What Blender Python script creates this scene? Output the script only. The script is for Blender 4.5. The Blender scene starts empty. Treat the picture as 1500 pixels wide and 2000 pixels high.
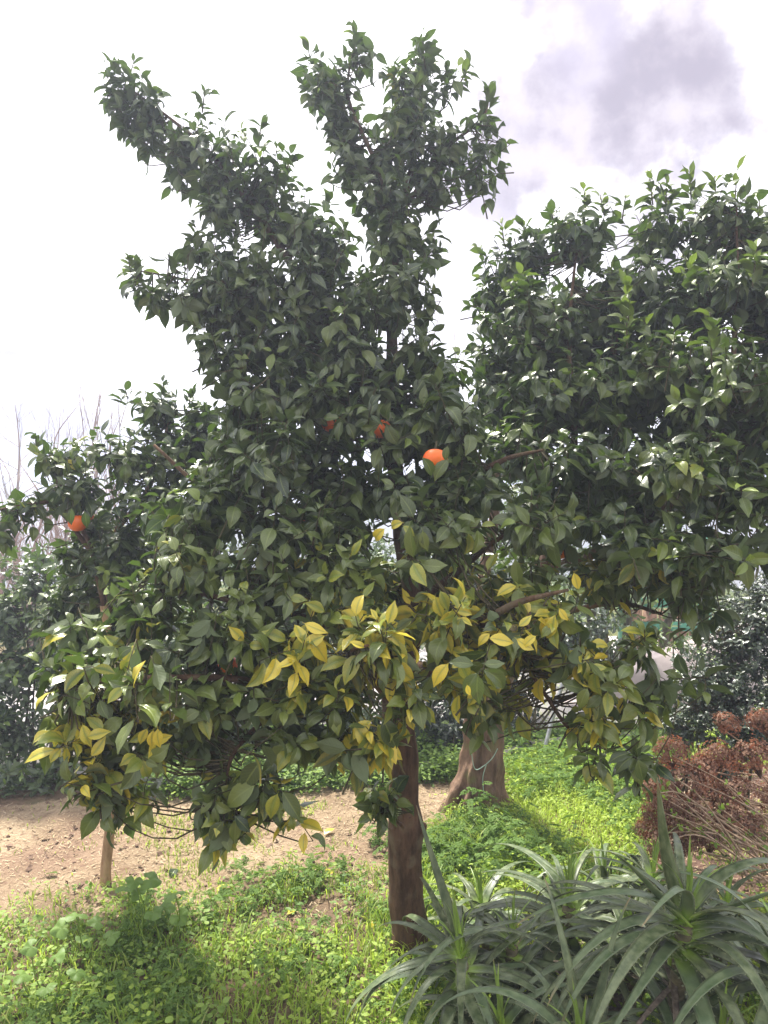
import bpy, math, random
import numpy as np
from mathutils import Matrix, Vector
R = math.radians
rng = np.random.default_rng(7)
random.seed(7)
sc = bpy.context.scene
COL = sc.collection

# ------------------------------------------------------------------ camera, world, sun, exposure
F = 1480.0; CX, CY = 750.0, 1000.0; CAMH = 1.6; PITCH = math.atan(40 / F)
cam_d = bpy.data.cameras.new('camera'); cam = bpy.data.objects.new('camera', cam_d); COL.objects.link(cam)
cam_d.sensor_fit = 'VERTICAL'; cam_d.sensor_height = 24.0; cam_d.lens = 24.0 * F / 2000.0
cam_d.clip_end = 5000; cam_d.clip_start = 0.05
cam.location = (0, 0, CAMH); cam.rotation_euler = (math.pi / 2 - PITCH, 0, 0)
cam_d.dof.use_dof = False
sc.camera = cam
SUN_EL, SUN_AZ = R(58), R(-28)          # azimuth measured from +Y towards +X: the sun stands beyond the tree
SKY_STRENGTH = 0.1
EXPOSURE = 1.4
HAZE = 0.0105
w = bpy.data.worlds.new('World'); sc.world = w; w.use_nodes = True
nt = w.node_tree; N = nt.nodes; L = nt.links
for n in list(N): N.remove(n)
def wn(t, **k):
    n = N.new(t)
    for a, b in k.items(): setattr(n, a, b)
    return n
out = wn('ShaderNodeOutputWorld'); bg = wn('ShaderNodeBackground'); bg.inputs[1].default_value = SKY_STRENGTH
L.new(bg.outputs[0], out.inputs[0])
sky = wn('ShaderNodeTexSky'); sky.sky_type = 'NISHITA'; sky.sun_disc = False
sky.sun_elevation = SUN_EL; sky.sun_rotation = SUN_AZ; sky.dust_density = 3.0; sky.altitude = 100
tc = wn('ShaderNodeTexCoord')
def wmath(op, a, b=None, clamp=False):
    n = wn('ShaderNodeMath', operation=op, use_clamp=clamp)
    for i, v in enumerate((a, b)):
        if v is None: continue
        if isinstance(v, (int, float)): n.inputs[i].default_value = v
        else: L.new(v, n.inputs[i])
    return n.outputs[0]
def wmix(f, a, b):
    n = wn('ShaderNodeMix', data_type='RGBA')
    L.new(f, n.inputs[0])
    for i, v in ((6, a), (7, b)):
        if isinstance(v, tuple): n.inputs[i].default_value = (*v, 1)
        else: L.new(v, n.inputs[i])
    return n.outputs[2]
def wsmooth(x, a, b):
    n = wn('ShaderNodeMapRange', interpolation_type='SMOOTHSTEP'); L.new(x, n.inputs[0])
    n.inputs[1].default_value = a; n.inputs[2].default_value = b; n.inputs[3].default_value = 0; n.inputs[4].default_value = 1
    return n.outputs[0]
def raydir(px, py):
    u, v = (px - CX) / F, (CY - py) / F
    d = np.array([u, math.cos(PITCH) + v * math.sin(PITCH), -math.sin(PITCH) + v * math.cos(PITCH)])
    return d / np.linalg.norm(d)
n1 = wn('ShaderNodeTexNoise'); n1.inputs['Scale'].default_value = 6.5; n1.inputs['Detail'].default_value = 7; n1.inputs['Roughness'].default_value = 0.55
L.new(tc.outputs['Generated'], n1.inputs['Vector'])
n2 = wn('ShaderNodeTexNoise'); n2.inputs['Scale'].default_value = 2.2; n2.inputs['Detail'].default_value = 5
L.new(tc.outputs['Generated'], n2.inputs['Vector'])
white = (8.2, 8.1, 8.3)
base = wmix(wsmooth(n2.outputs[0], 0.35, 0.8), white, (6.6, 6.3, 6.9))
base = wmix(wmath('MULTIPLY', wsmooth(n1.outputs[0], 0.66, 0.9), 0.35), base, sky.outputs[0])
# grey bellies of the clouds, each lying in its own direction of the sky (more of them behind the camera)
def cloud(c, px, py, rad, amt, col, edge=0.5, stretch=(1, 1, 1), nz=0.9):
    d = raydir(px, py) if py is not None else px
    vs = wn('ShaderNodeVectorMath', operation='SUBTRACT'); L.new(tc.outputs['Generated'], vs.inputs[0]); vs.inputs[1].default_value = tuple(d)
    vm = wn('ShaderNodeVectorMath', operation='MULTIPLY'); L.new(vs.outputs[0], vm.inputs[0]); vm.inputs[1].default_value = stretch
    vl = wn('ShaderNodeVectorMath', operation='LENGTH'); L.new(vm.outputs[0], vl.inputs[0])
    q = wmath('DIVIDE', vl.outputs['Value'], rad)
    q = wmath('ADD', q, wmath('MULTIPLY', wmath('SUBTRACT', 0.5, n1.outputs[0]), nz * 2))
    m = wmath('SUBTRACT', 1.0, wsmooth(q, 1 - edge, 1 + edge * .6))
    return wmix(wmath('MULTIPLY', m, amt), c, col)
n3 = wn('ShaderNodeTexNoise'); n3.inputs['Scale'].default_value = 15; n3.inputs['Detail'].default_value = 6; n3.inputs['Roughness'].default_value = .55; L.new(tc.outputs['Generated'], n3.inputs['Vector'])
belly = wmix(wsmooth(n3.outputs[0], .36, .68), (1.6, 1.35, 1.65), (3.1, 2.75, 3.0))
base = cloud(base, 1350, 120, 0.12, 0.8, belly, 0.5, (1.0, 1, 0.75), 1.5)
base = cloud(base, 1130, 245, 0.15, .95, belly, 0.5, (0.9, 1, 1.1), 1.6)
base = cloud(base, 1270, 215, 0.15, .95, belly, 0.55, (0.85, 1, 1.1), 1.6)
base = cloud(base, 1140, 30, 0.06, 0.7, (2.6, 2.3, 2.9), 0.6, (1, 1, 1), 1.4)
base = cloud(base, 30, 690, 0.07, 1, (1.7, 1.45, 1.7), 1.0, (0.5, 1, 2.4), 1.2)
base = cloud(base, 50, 540, 0.018, 0.8, (1.3, 1.1, 1.5), 0.7, (1, 1, 1), .5)
base = cloud(base, 40, 860, 0.12, 0.9, (1.0, .85, 1.3), 0.7, (0.8, 1, 1.6), .6)
base = cloud(base, 880, 560, 0.10, 0.6, (3.4, 3.1, 3.6), 0.6)
for d in ((0.6, -0.7, 0.5), (-0.7, -0.5, 0.35), (-0.9, 0.2, 0.5), (0.9, 0.1, 0.6), (0.1, -0.9, 0.25)):
    d = np.array(d) / np.linalg.norm(d)
    base = cloud(base, d, None, 0.2, 0.8, (2.8, 2.6, 3.1), 0.5)
L.new(base, bg.inputs[0])
sun_d = bpy.data.lights.new('sun', 'SUN'); sun_d.energy = 4.6; sun_d.angle = R(5); sun_d.color = (1, 0.95, 0.86)
sun = bpy.data.objects.new('sun', sun_d); COL.objects.link(sun)
sd = Vector((math.cos(SUN_EL) * math.sin(SUN_AZ), math.cos(SUN_EL) * math.cos(SUN_AZ), math.sin(SUN_EL)))
sun.rotation_euler = sd.to_track_quat('Z', 'Y').to_euler(); sun.location = sd * 30
sc.view_settings.view_transform = 'Standard'; sc.view_settings.look = 'None'
sc.view_settings.exposure = EXPOSURE; sc.view_settings.gamma = 1
sc.view_settings.use_curve_mapping = False
sc.cycles.max_bounces = 8; sc.cycles.transparent_max_bounces = 8; sc.cycles.volume_bounces = 0
sc.cycles.diffuse_bounces = 4; sc.cycles.glossy_bounces = 2; sc.cycles.transmission_bounces = 4
sc.cycles.use_denoising = True
sc.cycles.sample_clamp_indirect = 6

# ------------------------------------------------------------------ maths helpers
sa, ca = math.sin(PITCH), math.cos(PITCH)
def P(px, py, Y):
    """world point that stands at distance Y in front of the garden gate and is seen at this place of the view"""
    u, v = (px - CX) / F, (CY - py) / F
    dy = ca + v * sa; dz = -sa + v * ca
    return np.array([u * Y / dy, Y, CAMH + dz * Y / dy])
def proj(X):
    X = np.asarray(X, float)
    x, y, z = X[..., 0], X[..., 1], X[..., 2] - CAMH
    f = y * ca - z * sa; up = y * sa + z * ca
    f = np.where(f < 0.05, 0.05, f)
    return CX + F * x / f, CY - F * up / f, f
def sstep(a, b, x):
    t = np.clip((x - a) / (b - a), 0, 1); return t * t * (3 - 2 * t)
_tab = np.random.default_rng(99).random((256, 256))
def vnoise(x, y, oct=1):
    x = np.asarray(x, float); y = np.asarray(y, float); r = 0; amp = 1; tot = 0
    for o in range(oct):
        xi = np.floor(x).astype(int); yi = np.floor(y).astype(int); fx = x - xi; fy = y - yi
        fx = fx * fx * (3 - 2 * fx); fy = fy * fy * (3 - 2 * fy)
        g = lambda a, b: _tab[(a + 17 * o) % 256, (b + 31 * o) % 256]
        r = r + amp * ((g(xi, yi) * (1 - fx) + g(xi + 1, yi) * fx) * (1 - fy) + (g(xi, yi + 1) * (1 - fx) + g(xi + 1, yi + 1) * fx) * fy)
        tot += amp; amp *= 0.5; x = x * 2.03; y = y * 2.03
    return r / tot
def unit(a): return a / (np.linalg.norm(a, axis=-1, keepdims=True) + 1e-9)
def ground_z(x, y):
    x = np.asarray(x, float); y = np.asarray(y, float)
    near = np.exp(-((x / 9) ** 2 + ((y - 3) / 9) ** 2))
    return near * (0.05 * (vnoise(x * 0.9 + 40, y * 0.9 + 40, 2) - 0.5) + 0.038 * (vnoise(x * 5 + 9, y * 5 + 3, 4) - 0.5))

# ------------------------------------------------------------------ mesh helpers
def mk_mesh(name, V, Fc, lc=None, luv=None, smooth=True, mat=None):
    V = np.asarray(V, np.float32); Fc = np.asarray(Fc, np.int32)
    me = bpy.data.meshes.new(name); k = Fc.shape[1]
    me.vertices.add(len(V)); me.vertices.foreach_set('co', V.ravel())
    me.loops.add(Fc.size); me.loops.foreach_set('vertex_index', Fc.ravel())
    me.polygons.add(len(Fc)); me.polygons.foreach_set('loop_start', np.arange(len(Fc), dtype=np.int32) * k)
    try: me.polygons.foreach_set('loop_total', np.full(len(Fc), k, np.int32))
    except Exception: pass
    if lc is not None:
        a = me.attributes.new('lc', 'FLOAT_COLOR', 'POINT')
        c = np.ones((len(V), 4), np.float32); c[:, :3] = lc; a.data.foreach_set('color', c.ravel())
    if luv is not None:
        a = me.attributes.new('luv', 'FLOAT_VECTOR', 'POINT'); a.data.foreach_set('vector', np.asarray(luv, np.float32).ravel())
    if smooth: me.polygons.foreach_set('use_smooth', np.ones(len(Fc), bool))
    me.update(calc_edges=True)
    if mat: me.materials.append(mat)
    return me
def link(name, me, parent=None, kind=None, label=None, cat=None, group=None, loc=None):
    o = bpy.data.objects.new(name, me); COL.objects.link(o)
    if loc is not None: o.location = loc
    if parent is not None: o.parent = parent
    if kind: o['kind'] = kind
    if label: o['label'] = label
    if cat: o['category'] = cat
    if group: o['group'] = group
    return o
def thing(name, label, cat, loc=(0, 0, 0), group=None):
    return link(name, None, None, None, label, cat, group, tuple(float(v) for v in loc))
class Acc:
    """collects pieces of one mesh"""
    def __init__(s): s.V = []; s.F = []; s.C = []; s.U = []; s.n = 0
    def add(s, V, Fc, C=(0, .5, 0), U=None):
        V = np.asarray(V, float); Fc = np.asarray(Fc, int)
        if Fc.shape[1] == 3: Fc = np.concatenate([Fc, Fc[:, 2:3]], 1)
        s.V.append(V); s.F.append(Fc + s.n); s.C.append(np.broadcast_to(np.asarray(C, float), (len(V), 3)))
        s.U.append(np.zeros((len(V), 3)) if U is None else U); s.n += len(V)
    def mesh(s, name, mat, org=(0, 0, 0), smooth=True):
        V = np.concatenate(s.V) - np.asarray(org); Fq = np.concatenate(s.F)
        tri = Fq[:, 2] == Fq[:, 3]
        q = Fq[~tri]; Fc = np.concatenate([Fq[tri][:, :3], q[:, [0, 1, 2]], q[:, [0, 2, 3]]]) if tri.any() else Fq
        return mk_mesh(name, V, Fc, np.concatenate(s.C), np.concatenate(s.U), smooth, mat)
def tube(acc, pts, rad, sides=6, C=(0, .5, 0), bump=0.0, cap=True, seed=0, flute=None):
    pts = np.asarray(pts, float); n = len(pts); rad = np.broadcast_to(np.asarray(rad, float), (n,))
    T = np.gradient(pts, axis=0); T = unit(T)
    ref = np.array([1.0, 0, 0]) if abs(T[0][0]) < 0.8 else np.array([0, 1.0, 0])
    A = unit(np.cross(T, ref)); B = np.cross(T, A)
    th = np.linspace(0, 2 * np.pi, sides, endpoint=False)
    rr = rad[:, None] * np.ones(sides)
    if bump:
        s_ = np.concatenate([[0], np.cumsum(np.linalg.norm(np.diff(pts, axis=0), axis=1))])
        rr = rr * (1 + bump * (vnoise(np.cos(th)[None] * 1.6 + 50 + seed + s_[:, None] * 3.1, np.sin(th)[None] * 1.6 + s_[:, None] * 3.7 + 20, 3) - 0.5) * 2)
    if flute is not None: rr = rr * flute(np.linspace(0, 1, n)[:, None], th[None])
    V = pts[:, None] + rr[..., None] * (np.cos(th)[None, :, None] * A[:, None] + np.sin(th)[None, :, None] * B[:, None])
    i, j = np.meshgrid(np.arange(n - 1), np.arange(sides), indexing='ij'); j2 = (j + 1) % sides
    Fq = np.stack([i * sides + j, i * sides + j2, (i + 1) * sides + j2, (i + 1) * sides + j], -1).reshape(-1, 4)
    U = np.stack([np.broadcast_to(th / 6.283, (n, sides)), np.broadcast_to(np.linspace(0, 1, n)[:, None], (n, sides)), np.zeros((n, sides))], -1).reshape(-1, 3)
    V = V.reshape(-1, 3)
    if cap:
        V = np.concatenate([V, pts[-1:]]); U = np.concatenate([U, U[-1:]])
        e = (n - 1) * sides; jj = np.arange(sides); t = len(V) - 1
        Fq = np.concatenate([Fq, np.stack([e + jj, e + (jj + 1) % sides, np.full(sides, t), np.full(sides, t)], -1)])
    acc.add(V, Fq, C, U)
def spline(ctrl, n):
    """Catmull-Rom through rows of ctrl (any columns)"""
    c = np.asarray(ctrl, float); c = np.concatenate([2 * c[:1] - c[1:2], c, 2 * c[-1:] - c[-2:-1]])
    m = len(c) - 3; t = np.linspace(0, m - 1e-6, n); i = t.astype(int); f = (t - i)[:, None]
    p0, p1, p2, p3 = c[i], c[i + 1], c[i + 2], c[i + 3]
    return 0.5 * (2 * p1 + (p2 - p0) * f + (2 * p0 - 5 * p1 + 4 * p2 - p3) * f ** 2 + (3 * p1 - p0 - 3 * p2 + p3) * f ** 3)
def box(acc, c, s, C=(0, .5, 0), rot=0.0, jit=0.0):
    v = np.array([[x, y, z] for x in (-.5, .5) for y in (-.5, .5) for z in (-.5, .5)]) * np.asarray(s, float)
    if jit: v = v + rng.normal(0, jit, v.shape)
    cr, sr = math.cos(rot), math.sin(rot); v = v @ np.array([[cr, sr, 0], [-sr, cr, 0], [0, 0, 1]]) + np.asarray(c, float)
    f = [[0, 1, 3, 2], [4, 6, 7, 5], [0, 4, 5, 1], [2, 3, 7, 6], [0, 2, 6, 4], [1, 5, 7, 3]]
    acc.add(v, f, C)

# ------------------------------------------------------------------ materials
class Mat:
    def __init__(s, name):
        s.m = bpy.data.materials.new(name); s.m.use_nodes = True; s.t = s.m.node_tree
        s.b = s.t.nodes['Principled BSDF']; s.out = s.t.nodes['Material Output']
    def n(s, t, **k):
        n = s.t.nodes.new(t)
        for a, b in k.items(): setattr(n, a, b)
        return n
    def l(s, a, b): s.t.links.new(a, b)
    def put(s, v, i):
        if isinstance(v, (int, float)): i.default_value = v
        elif isinstance(v, tuple): i.default_value = (*v, 1) if len(v) == 3 and i.type == 'RGBA' else v
        else: s.l(v, i)
    def math(s, op, a, b=0.0, c=None, clamp=False):
        n = s.n('ShaderNodeMath', operation=op, use_clamp=clamp); s.put(a, n.inputs[0]); s.put(b, n.inputs[1])
        if c is not None: s.put(c, n.inputs[2])
        return n.outputs[0]
    def mix(s, f, a, b, blend='MIX'):
        n = s.n('ShaderNodeMix', data_type='RGBA', blend_type=blend); s.put(f, n.inputs[0]); s.put(a, n.inputs[6]); s.put(b, n.inputs[7]); return n.outputs[2]
    def ss(s, x, a, b, lo=0.0, hi=1.0):
        n = s.n('ShaderNodeMapRange', interpolation_type='SMOOTHSTEP'); s.l(x, n.inputs[0])
        for i, v in enumerate((a, b, lo, hi)): n.inputs[1 + i].default_value = v
        return n.outputs[0]
    def noise(s, scale, detail=4, rough=.5, vec=None, stretch=None):
        n = s.n('ShaderNodeTexNoise'); n.inputs['Scale'].default_value = scale; n.inputs['Detail'].default_value = detail; n.inputs['Roughness'].default_value = rough
        if vec is None: vec = s.n('ShaderNodeTexCoord').outputs['Object']
        if stretch: 
            m = s.n('ShaderNodeMapping'); m.inputs['Scale'].default_value = stretch; s.l(vec, m.inputs[0]); vec = m.outputs[0]
        s.l(vec, n.inputs['Vector']); return n.outputs[0]
    def attr(s, name):
        n = s.n('ShaderNodeAttribute', attribute_name=name); x = s.n('ShaderNodeSeparateXYZ'); s.l(n.outputs['Vector'], x.inputs[0]); return x.outputs
    def bump(s, h, strength=.5, dist=.01):
        n = s.n('ShaderNodeBump'); n.inputs['Strength'].default_value = strength; n.inputs['Distance'].default_value = dist; s.l(h, n.inputs['Height']); s.l(n.outputs[0], s.b.inputs['Normal'])
    def base(s, c, rough=.8, spec=.3):
        s.put(c, s.b.inputs['Base Color']); s.put(rough, s.b.inputs['Roughness']); s.put(spec, s.b.inputs['Specular IOR Level'])
    def trans(s, c, f):
        t = s.n('ShaderNodeBsdfTranslucent'); s.put(c, t.inputs[0]); m = s.n('ShaderNodeMixShader'); s.put(f, m.inputs[0])
        s.l(s.b.outputs[0], m.inputs[1]); s.l(t.outputs[0], m.inputs[2]); s.l(m.outputs[0], s.out.inputs[0])
def leaf_mat(name, g1, g2, back, yellow=(.62, .52, .05), orange=(.62, .42, .04), young=(.16, .24, .035), rough=.36, trans=.22, spec=.5, rib=(.22, .27, .08)):
    M = Mat(name); lc = M.attr('lc'); uv = M.attr('luv')
    au = M.math('ABSOLUTE', uv[0]); nz = M.noise(28, 3); nz2 = M.noise(9, 2)
    c = M.mix(lc[1], g1, g2)
    c = M.mix(M.math('MULTIPLY', nz2, .5), c, M.mix(.5, c, back))
    c = M.mix(lc[2], c, young)
    c = M.mix(M.math('MULTIPLY', M.ss(M.noise(140, 2), .66, .74), .6), c, (.10, .065, .03))
    c = M.mix(M.math('MULTIPLY', M.ss(lc[0], 0, .6), .8), c, (.24, .29, .035))
    side = M.math('SINE', M.math('MULTIPLY', M.math('SUBTRACT', uv[1], M.math('MULTIPLY', au, .22)), 62.0))
    vein = M.math('MULTIPLY', M.ss(side, .8, 1.0), .22)
    mid = M.ss(au, .13, .05)
    yl = M.mix(M.ss(nz, .45, .75), yellow, orange)
    # yellowing runs in from the margin; the midrib stays green
    yf = M.math('MULTIPLY_ADD', nz, .9, M.math('MULTIPLY_ADD', lc[0], 2.1, -1.05))
    yf = M.math('SUBTRACT', yf, M.math('MULTIPLY', M.ss(au, .5, .0), .5))
    yf = M.math('MULTIPLY', M.math('MULTIPLY', M.ss(yf, -.05, 1.45), M.ss(lc[0], .02, .3)), M.math('MULTIPLY_ADD', lc[0], .35, .62))
    c = M.mix(yf, c, yl)
    c = M.mix(M.math('MAXIMUM', M.math('MULTIPLY', mid, .55), vein), c, rib)
    geo = M.n('ShaderNodeNewGeometry')
    bk = M.mix(yf, back, yl)
    c2 = M.mix(geo.outputs['Backfacing'], c, bk)
    M.base(c2, M.math('MULTIPLY_ADD', geo.outputs['Backfacing'], .3, rough), spec)
    M.bump(M.math('ADD', M.math('MULTIPLY', mid, -1.0), M.math('MULTIPLY', side, .12)), .35, .002)
    tcol = M.mix(yf, M.mix(lc[2], (.10, .19, .02), (.3, .45, .05)), (.65, .55, .05))
    M.trans(tcol, trans)
    return M.m
MAT_CITRUS = leaf_mat('orange_tree_leaf', (.014, .032, .011), (.105, .140, .034), (.085, .115, .045), young=(.16, .22, .04), rough=.31, spec=.55, trans=.18)
MAT_LAUREL = leaf_mat('laurel_leaf', (.028, .056, .022), (.085, .125, .045), (.10, .14, .06), rough=.3, spec=.6)
MAT_DARKSHRUB = leaf_mat('dark_shrub_leaf', (.012, .026, .018), (.030, .050, .034), (.05, .07, .045), rough=.27, spec=.7, trans=.1)
MAT_SOFT = leaf_mat('weed_leaf', (.090, .185, .035), (.24, .36, .08), (.13, .22, .05), young=(.42, .55, .06), rough=.5, trans=.4, spec=.35, rib=(.14, .24, .05))
MAT_FARLEAF = leaf_mat('far_leaf', (.05, .08, .03), (.10, .14, .05), (.10, .13, .06), rough=.4)
def bark_mat(name, a, b, scale=1.0, moss=None):
    M = Mat(name); n = M.noise(14 * scale, 6, .65, stretch=(1, 1, .22)); n2 = M.noise(3.5 * scale, 3); n3 = M.noise(60 * scale, 4, .6, stretch=(1, 1, .5))
    c = M.mix(M.ss(n, .35, .68), a, b); c = M.mix(M.ss(n2, .5, .72, 0, .55), c, tuple(min(1, x * 1.7) for x in b)); c = M.mix(M.ss(n3, .58, .75, 0, .6), c, tuple(x * .45 for x in a))
    if moss: c = M.mix(M.ss(M.noise(5 * scale, 4), .52, .68, 0, .6), c, moss)
    M.base(c, .85, .2); M.bump(M.math('ADD', n, M.math('MULTIPLY', n3, .4)), .8, .012); return M.m
MAT_BARK = bark_mat('orange_bark', (.048, .027, .015), (.13, .078, .045), 2.6, (.16, .13, .08))
MAT_BARK2 = bark_mat('old_bark', (.10, .060, .040), (.26, .17, .115), 1.8, (.16, .17, .06))
MAT_BARK3 = bark_mat('pale_bark', (.26, .16, .09), (.42, .29, .17), 1.6)
MAT_TWIG = bark_mat('twig_bark', (.05, .045, .025), (.10, .085, .045), 3)
MAT_TWIG_RED = bark_mat('bare_twig', (.22, .15, .13), (.34, .25, .21), 1)
MAT_TWIG_TAN = bark_mat('hydrangea_cane', (.26, .17, .11), (.45, .33, .23), 4)
def simple(name, a, b, scale, rough=.8, spec=.3, bump=0., bs=None):
    M = Mat(name); n = M.noise(scale, 5, .6); M.base(M.mix(M.ss(n, .3, .7), a, b), rough, spec)
    if bump: M.bump(M.noise(bs or scale * 3, 5, .6), bump, .01)
    return M.m
MAT_CONC = simple('pale_concrete', (.40, .34, .33), (.52, .45, .43), 6, .9, .2, .3)
MAT_KERB = simple('kerb_stone', (.13, .125, .11), (.24, .23, .21), 9, .9, .2, .5)
MAT_PAVE = simple('pavement', (.46, .43, .42), (.58, .55, .53), 2.5, .9, .2, .2)
MAT_METAL = simple('galvanised_steel', (.36, .38, .38), (.5, .52, .52), 30, .4, .6)
MAT_METAL.node_tree.nodes['Principled BSDF'].inputs['Metallic'].default_value = .7
MAT_HOSE = simple('green_wire', (.28, .40, .34), (.36, .50, .42), 20, .5, .4)
MAT_PIPE = simple('black_pipe', (.02, .02, .02), (.04, .04, .04), 20, .5, .4)
MAT_GREENP = simple('green_paint', (.05, .20, .12), (.08, .26, .17), 12, .6, .4)
MAT_BOARD = simple('brown_board', (.26, .15, .10), (.36, .22, .15), 8, .8, .2, .3)
# oranges
M = Mat('orange_peel'); n = M.noise(90, 2); M.base(M.mix(M.ss(M.noise(12, 2), .3, .7), (.72, .10, .008), (.80, .16, .010)), .42, .45); M.bump(n, .25, .002)
M.b.inputs['Subsurface Weight'].default_value = 0.15; M.b.inputs['Subsurface Radius'].default_value = (.01, .004, .001)
MAT_ORANGE = M.m
# dried hydrangea petals
M = Mat('dried_petal'); lc = M.attr('lc'); M.base(M.mix(lc[1], (.085, .048, .034), (.36, .23, .155)), .7, .2); M.trans((.42, .15, .08), .3); MAT_PETAL = M.m
# aloe
M = Mat('aloe_leaf'); uv = M.attr('luv'); oi = M.n('ShaderNodeObjectInfo')
n = M.noise(7, 4, .6, stretch=(3, 3, 1)); c = M.mix(M.ss(n, .3, .72), (.034, .054, .016), (.155, .182, .088))
c = M.mix(M.math('MULTIPLY', oi.outputs['Random'], .55), c, (.10, .155, .075))
lc = M.attr('lc'); c = M.mix(lc[0], c, (.18, .28, .05)); c = M.mix(M.ss(M.math('MULTIPLY_ADD', lc[0], -.2, uv[1]), .20, .0), c, (.30, .46, .06))
c = M.mix(M.math('MULTIPLY', M.ss(uv[1], .86, 1.0), .6), c, (.28, .17, .09))
c = M.mix(M.math('MULTIPLY', M.ss(M.math('ABSOLUTE', uv[0]), .88, .99), .45), c, (.35, .36, .2))
M.base(c, M.ss(n, .3, .7, .30, .5), .42); M.bump(M.noise(60, 3), .12, .002); MAT_ALOE = M.m
M = Mat('aloe_dry'); n = M.noise(9, 4, .6, stretch=(3, 3, .6)); M.base(M.mix(M.ss(n, .3, .7), (.10, .08, .06), (.24, .20, .15)), .75, .25); MAT_ALOEDRY = M.m
M = Mat('aloe_stem'); n = M.noise(20, 4, .6, stretch=(1, 1, 3)); M.base(M.mix(M.ss(n, .3, .7), (.08, .075, .04), (.22, .19, .11)), .8, .25); MAT_ALOESTEM = M.m
# grass blades (lc: x = dryness, y = random, z = brightness)
M = Mat('grass_blade'); lc = M.attr('lc'); uv = M.attr('luv')
c = M.mix(lc[1], (.075, .17, .018), (.21, .33, .03)); c = M.mix(lc[0], c, (.45, .38, .18)); c = M.mix(M.math('MULTIPLY', lc[2], .8), c, (.48, .60, .07))
M.base(c, .45, .4); M.trans(M.mix(lc[0], (.50, .68, .07), (.5, .42, .2)), .4); MAT_GRASS = M.m
# ground: pinkish sandy soil under the grass cuttings, darker humus where things grow (lc.x)
M = Mat('garden_soil'); lc = M.attr('lc'); oc = M.n('ShaderNodeTexCoord').outputs['Object']
n = M.noise(3, 6, .62, oc); n2 = M.noise(26, 6, .7, oc); n3 = M.noise(120, 4, .7, oc); n4 = M.noise(1.1, 3, .5, oc)
c = M.mix(M.ss(n, .3, .7), (.24, .175, .108), (.39, .30, .195))
c = M.mix(M.ss(n2, .50, .66, 0, .75), c, (.17, .105, .07)); c = M.mix(M.ss(n3, .55, .7, 0, .5), c, (.70, .56, .42)); c = M.mix(M.ss(n3, .45, .3, 0, .5), c, (.20, .12, .08))
c = M.mix(M.ss(n4, .5, .66, 0, .6), c, (.22, .14, .10))
soil = M.mix(M.ss(n2, .35, .65), (.085, .060, .038), (.19, .13, .085)); soil = M.mix(M.ss(n, .5, .65, 0, .5), soil, (.07, .11, .03))
c = M.mix(lc[0], c, soil); c = M.mix(lc[2], c, M.mix(M.ss(n2, .35, .65), (.085, .052, .038), (.20, .125, .095)))
xx = M.n('ShaderNodeSeparateXYZ'); M.l(oc, xx.inputs[0]); c = M.mix(M.ss(xx.outputs[1], 7.0, 8.5), c, M.mix(M.ss(n4, .4, .6), (.055, .085, .025), (.12, .13, .05)))
M.base(c, .95, .1); M.bump(M.math('ADD', M.math('MULTIPLY', n2, 1.0), M.math('MULTIPLY', n3, .5)), .9, .02); MAT_GROUND = M.m
MAT_CHIP = simple('straw_chip', (.30, .22, .13), (.50, .40, .27), 40, .9, .1)
MAT_CLOD = simple('earth_clod', (.10, .065, .045), (.22, .15, .11), 30, .95, .1, .5)
MAT_HILL = simple('hill_ground', (.10, .12, .07), (.20, .17, .12), .02, .9, .1)
MAT_WALLP = simple('house_render', (.60, .48, .42), (.72, .62, .56), .5, .9, .1)
MAT_ROOF = simple('roof_tile_red', (.38, .14, .09), (.48, .22, .15), 2, .9, .1)
MAT_GLASS = simple('window_glass', (.03, .035, .04), (.05, .055, .06), 1, .1, .6)

# ------------------------------------------------------------------ zones of the ground, in the view's terms
def zones(x, y, z=0.0):
    px, py, f = proj(np.stack([x, y, np.full_like(x, z)], -1))
    nz = (vnoise(x * 3 + 20, y * 3 + 20, 3) - .5) * 2; nf = vnoise(x * 11 + 5, y * 11 + 5, 2)
    low = np.interp(px, [0, 150, 230, 380, 450, 520, 640, 760, 830], [1800, 1770, 1735, 1770, 1715, 1690, 1700, 1730, 1690])
    lower = sstep(-45, 60, py - low + nz * 75) * (px < 860)
    xb = np.interp(py, [1440, 1540, 1590, 1640, 1720, 1800], [905, 985, 850, 825, 800, 790])
    right = sstep(-20, 30, px - xb + nz * 40)
    hyd = sstep(1240, 1290, px + nz * 30) * sstep(1470, 1520, py) * (1 - sstep(1740, 1800, py))
    kerb = sstep(28, 8, np.abs(py - np.interp(px, [0, 250, 700, 900], [1600, 1553, 1520, 1505]))) * (px < 900) * sstep(200, 380, px)
    back = y > np.interp(x, KX, KY) + .02
    return px, py, lower, right, hyd, kerb, back, nz, nf
# line of the kerb on the ground
def G(px, py):
    d = raydir(px, py); t = -CAMH / d[2]; return np.array([d[0] * t, d[1] * t])
kp = [G(-500, 1640), G(0, 1578), G(250, 1546), G(700, 1513), G(905, 1500), G(1060, 1466), G(1300, 1440), G(1700, 1430)]
KX = np.array([k[0] for k in kp]); KY = np.array([k[1] for k in kp])

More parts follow.
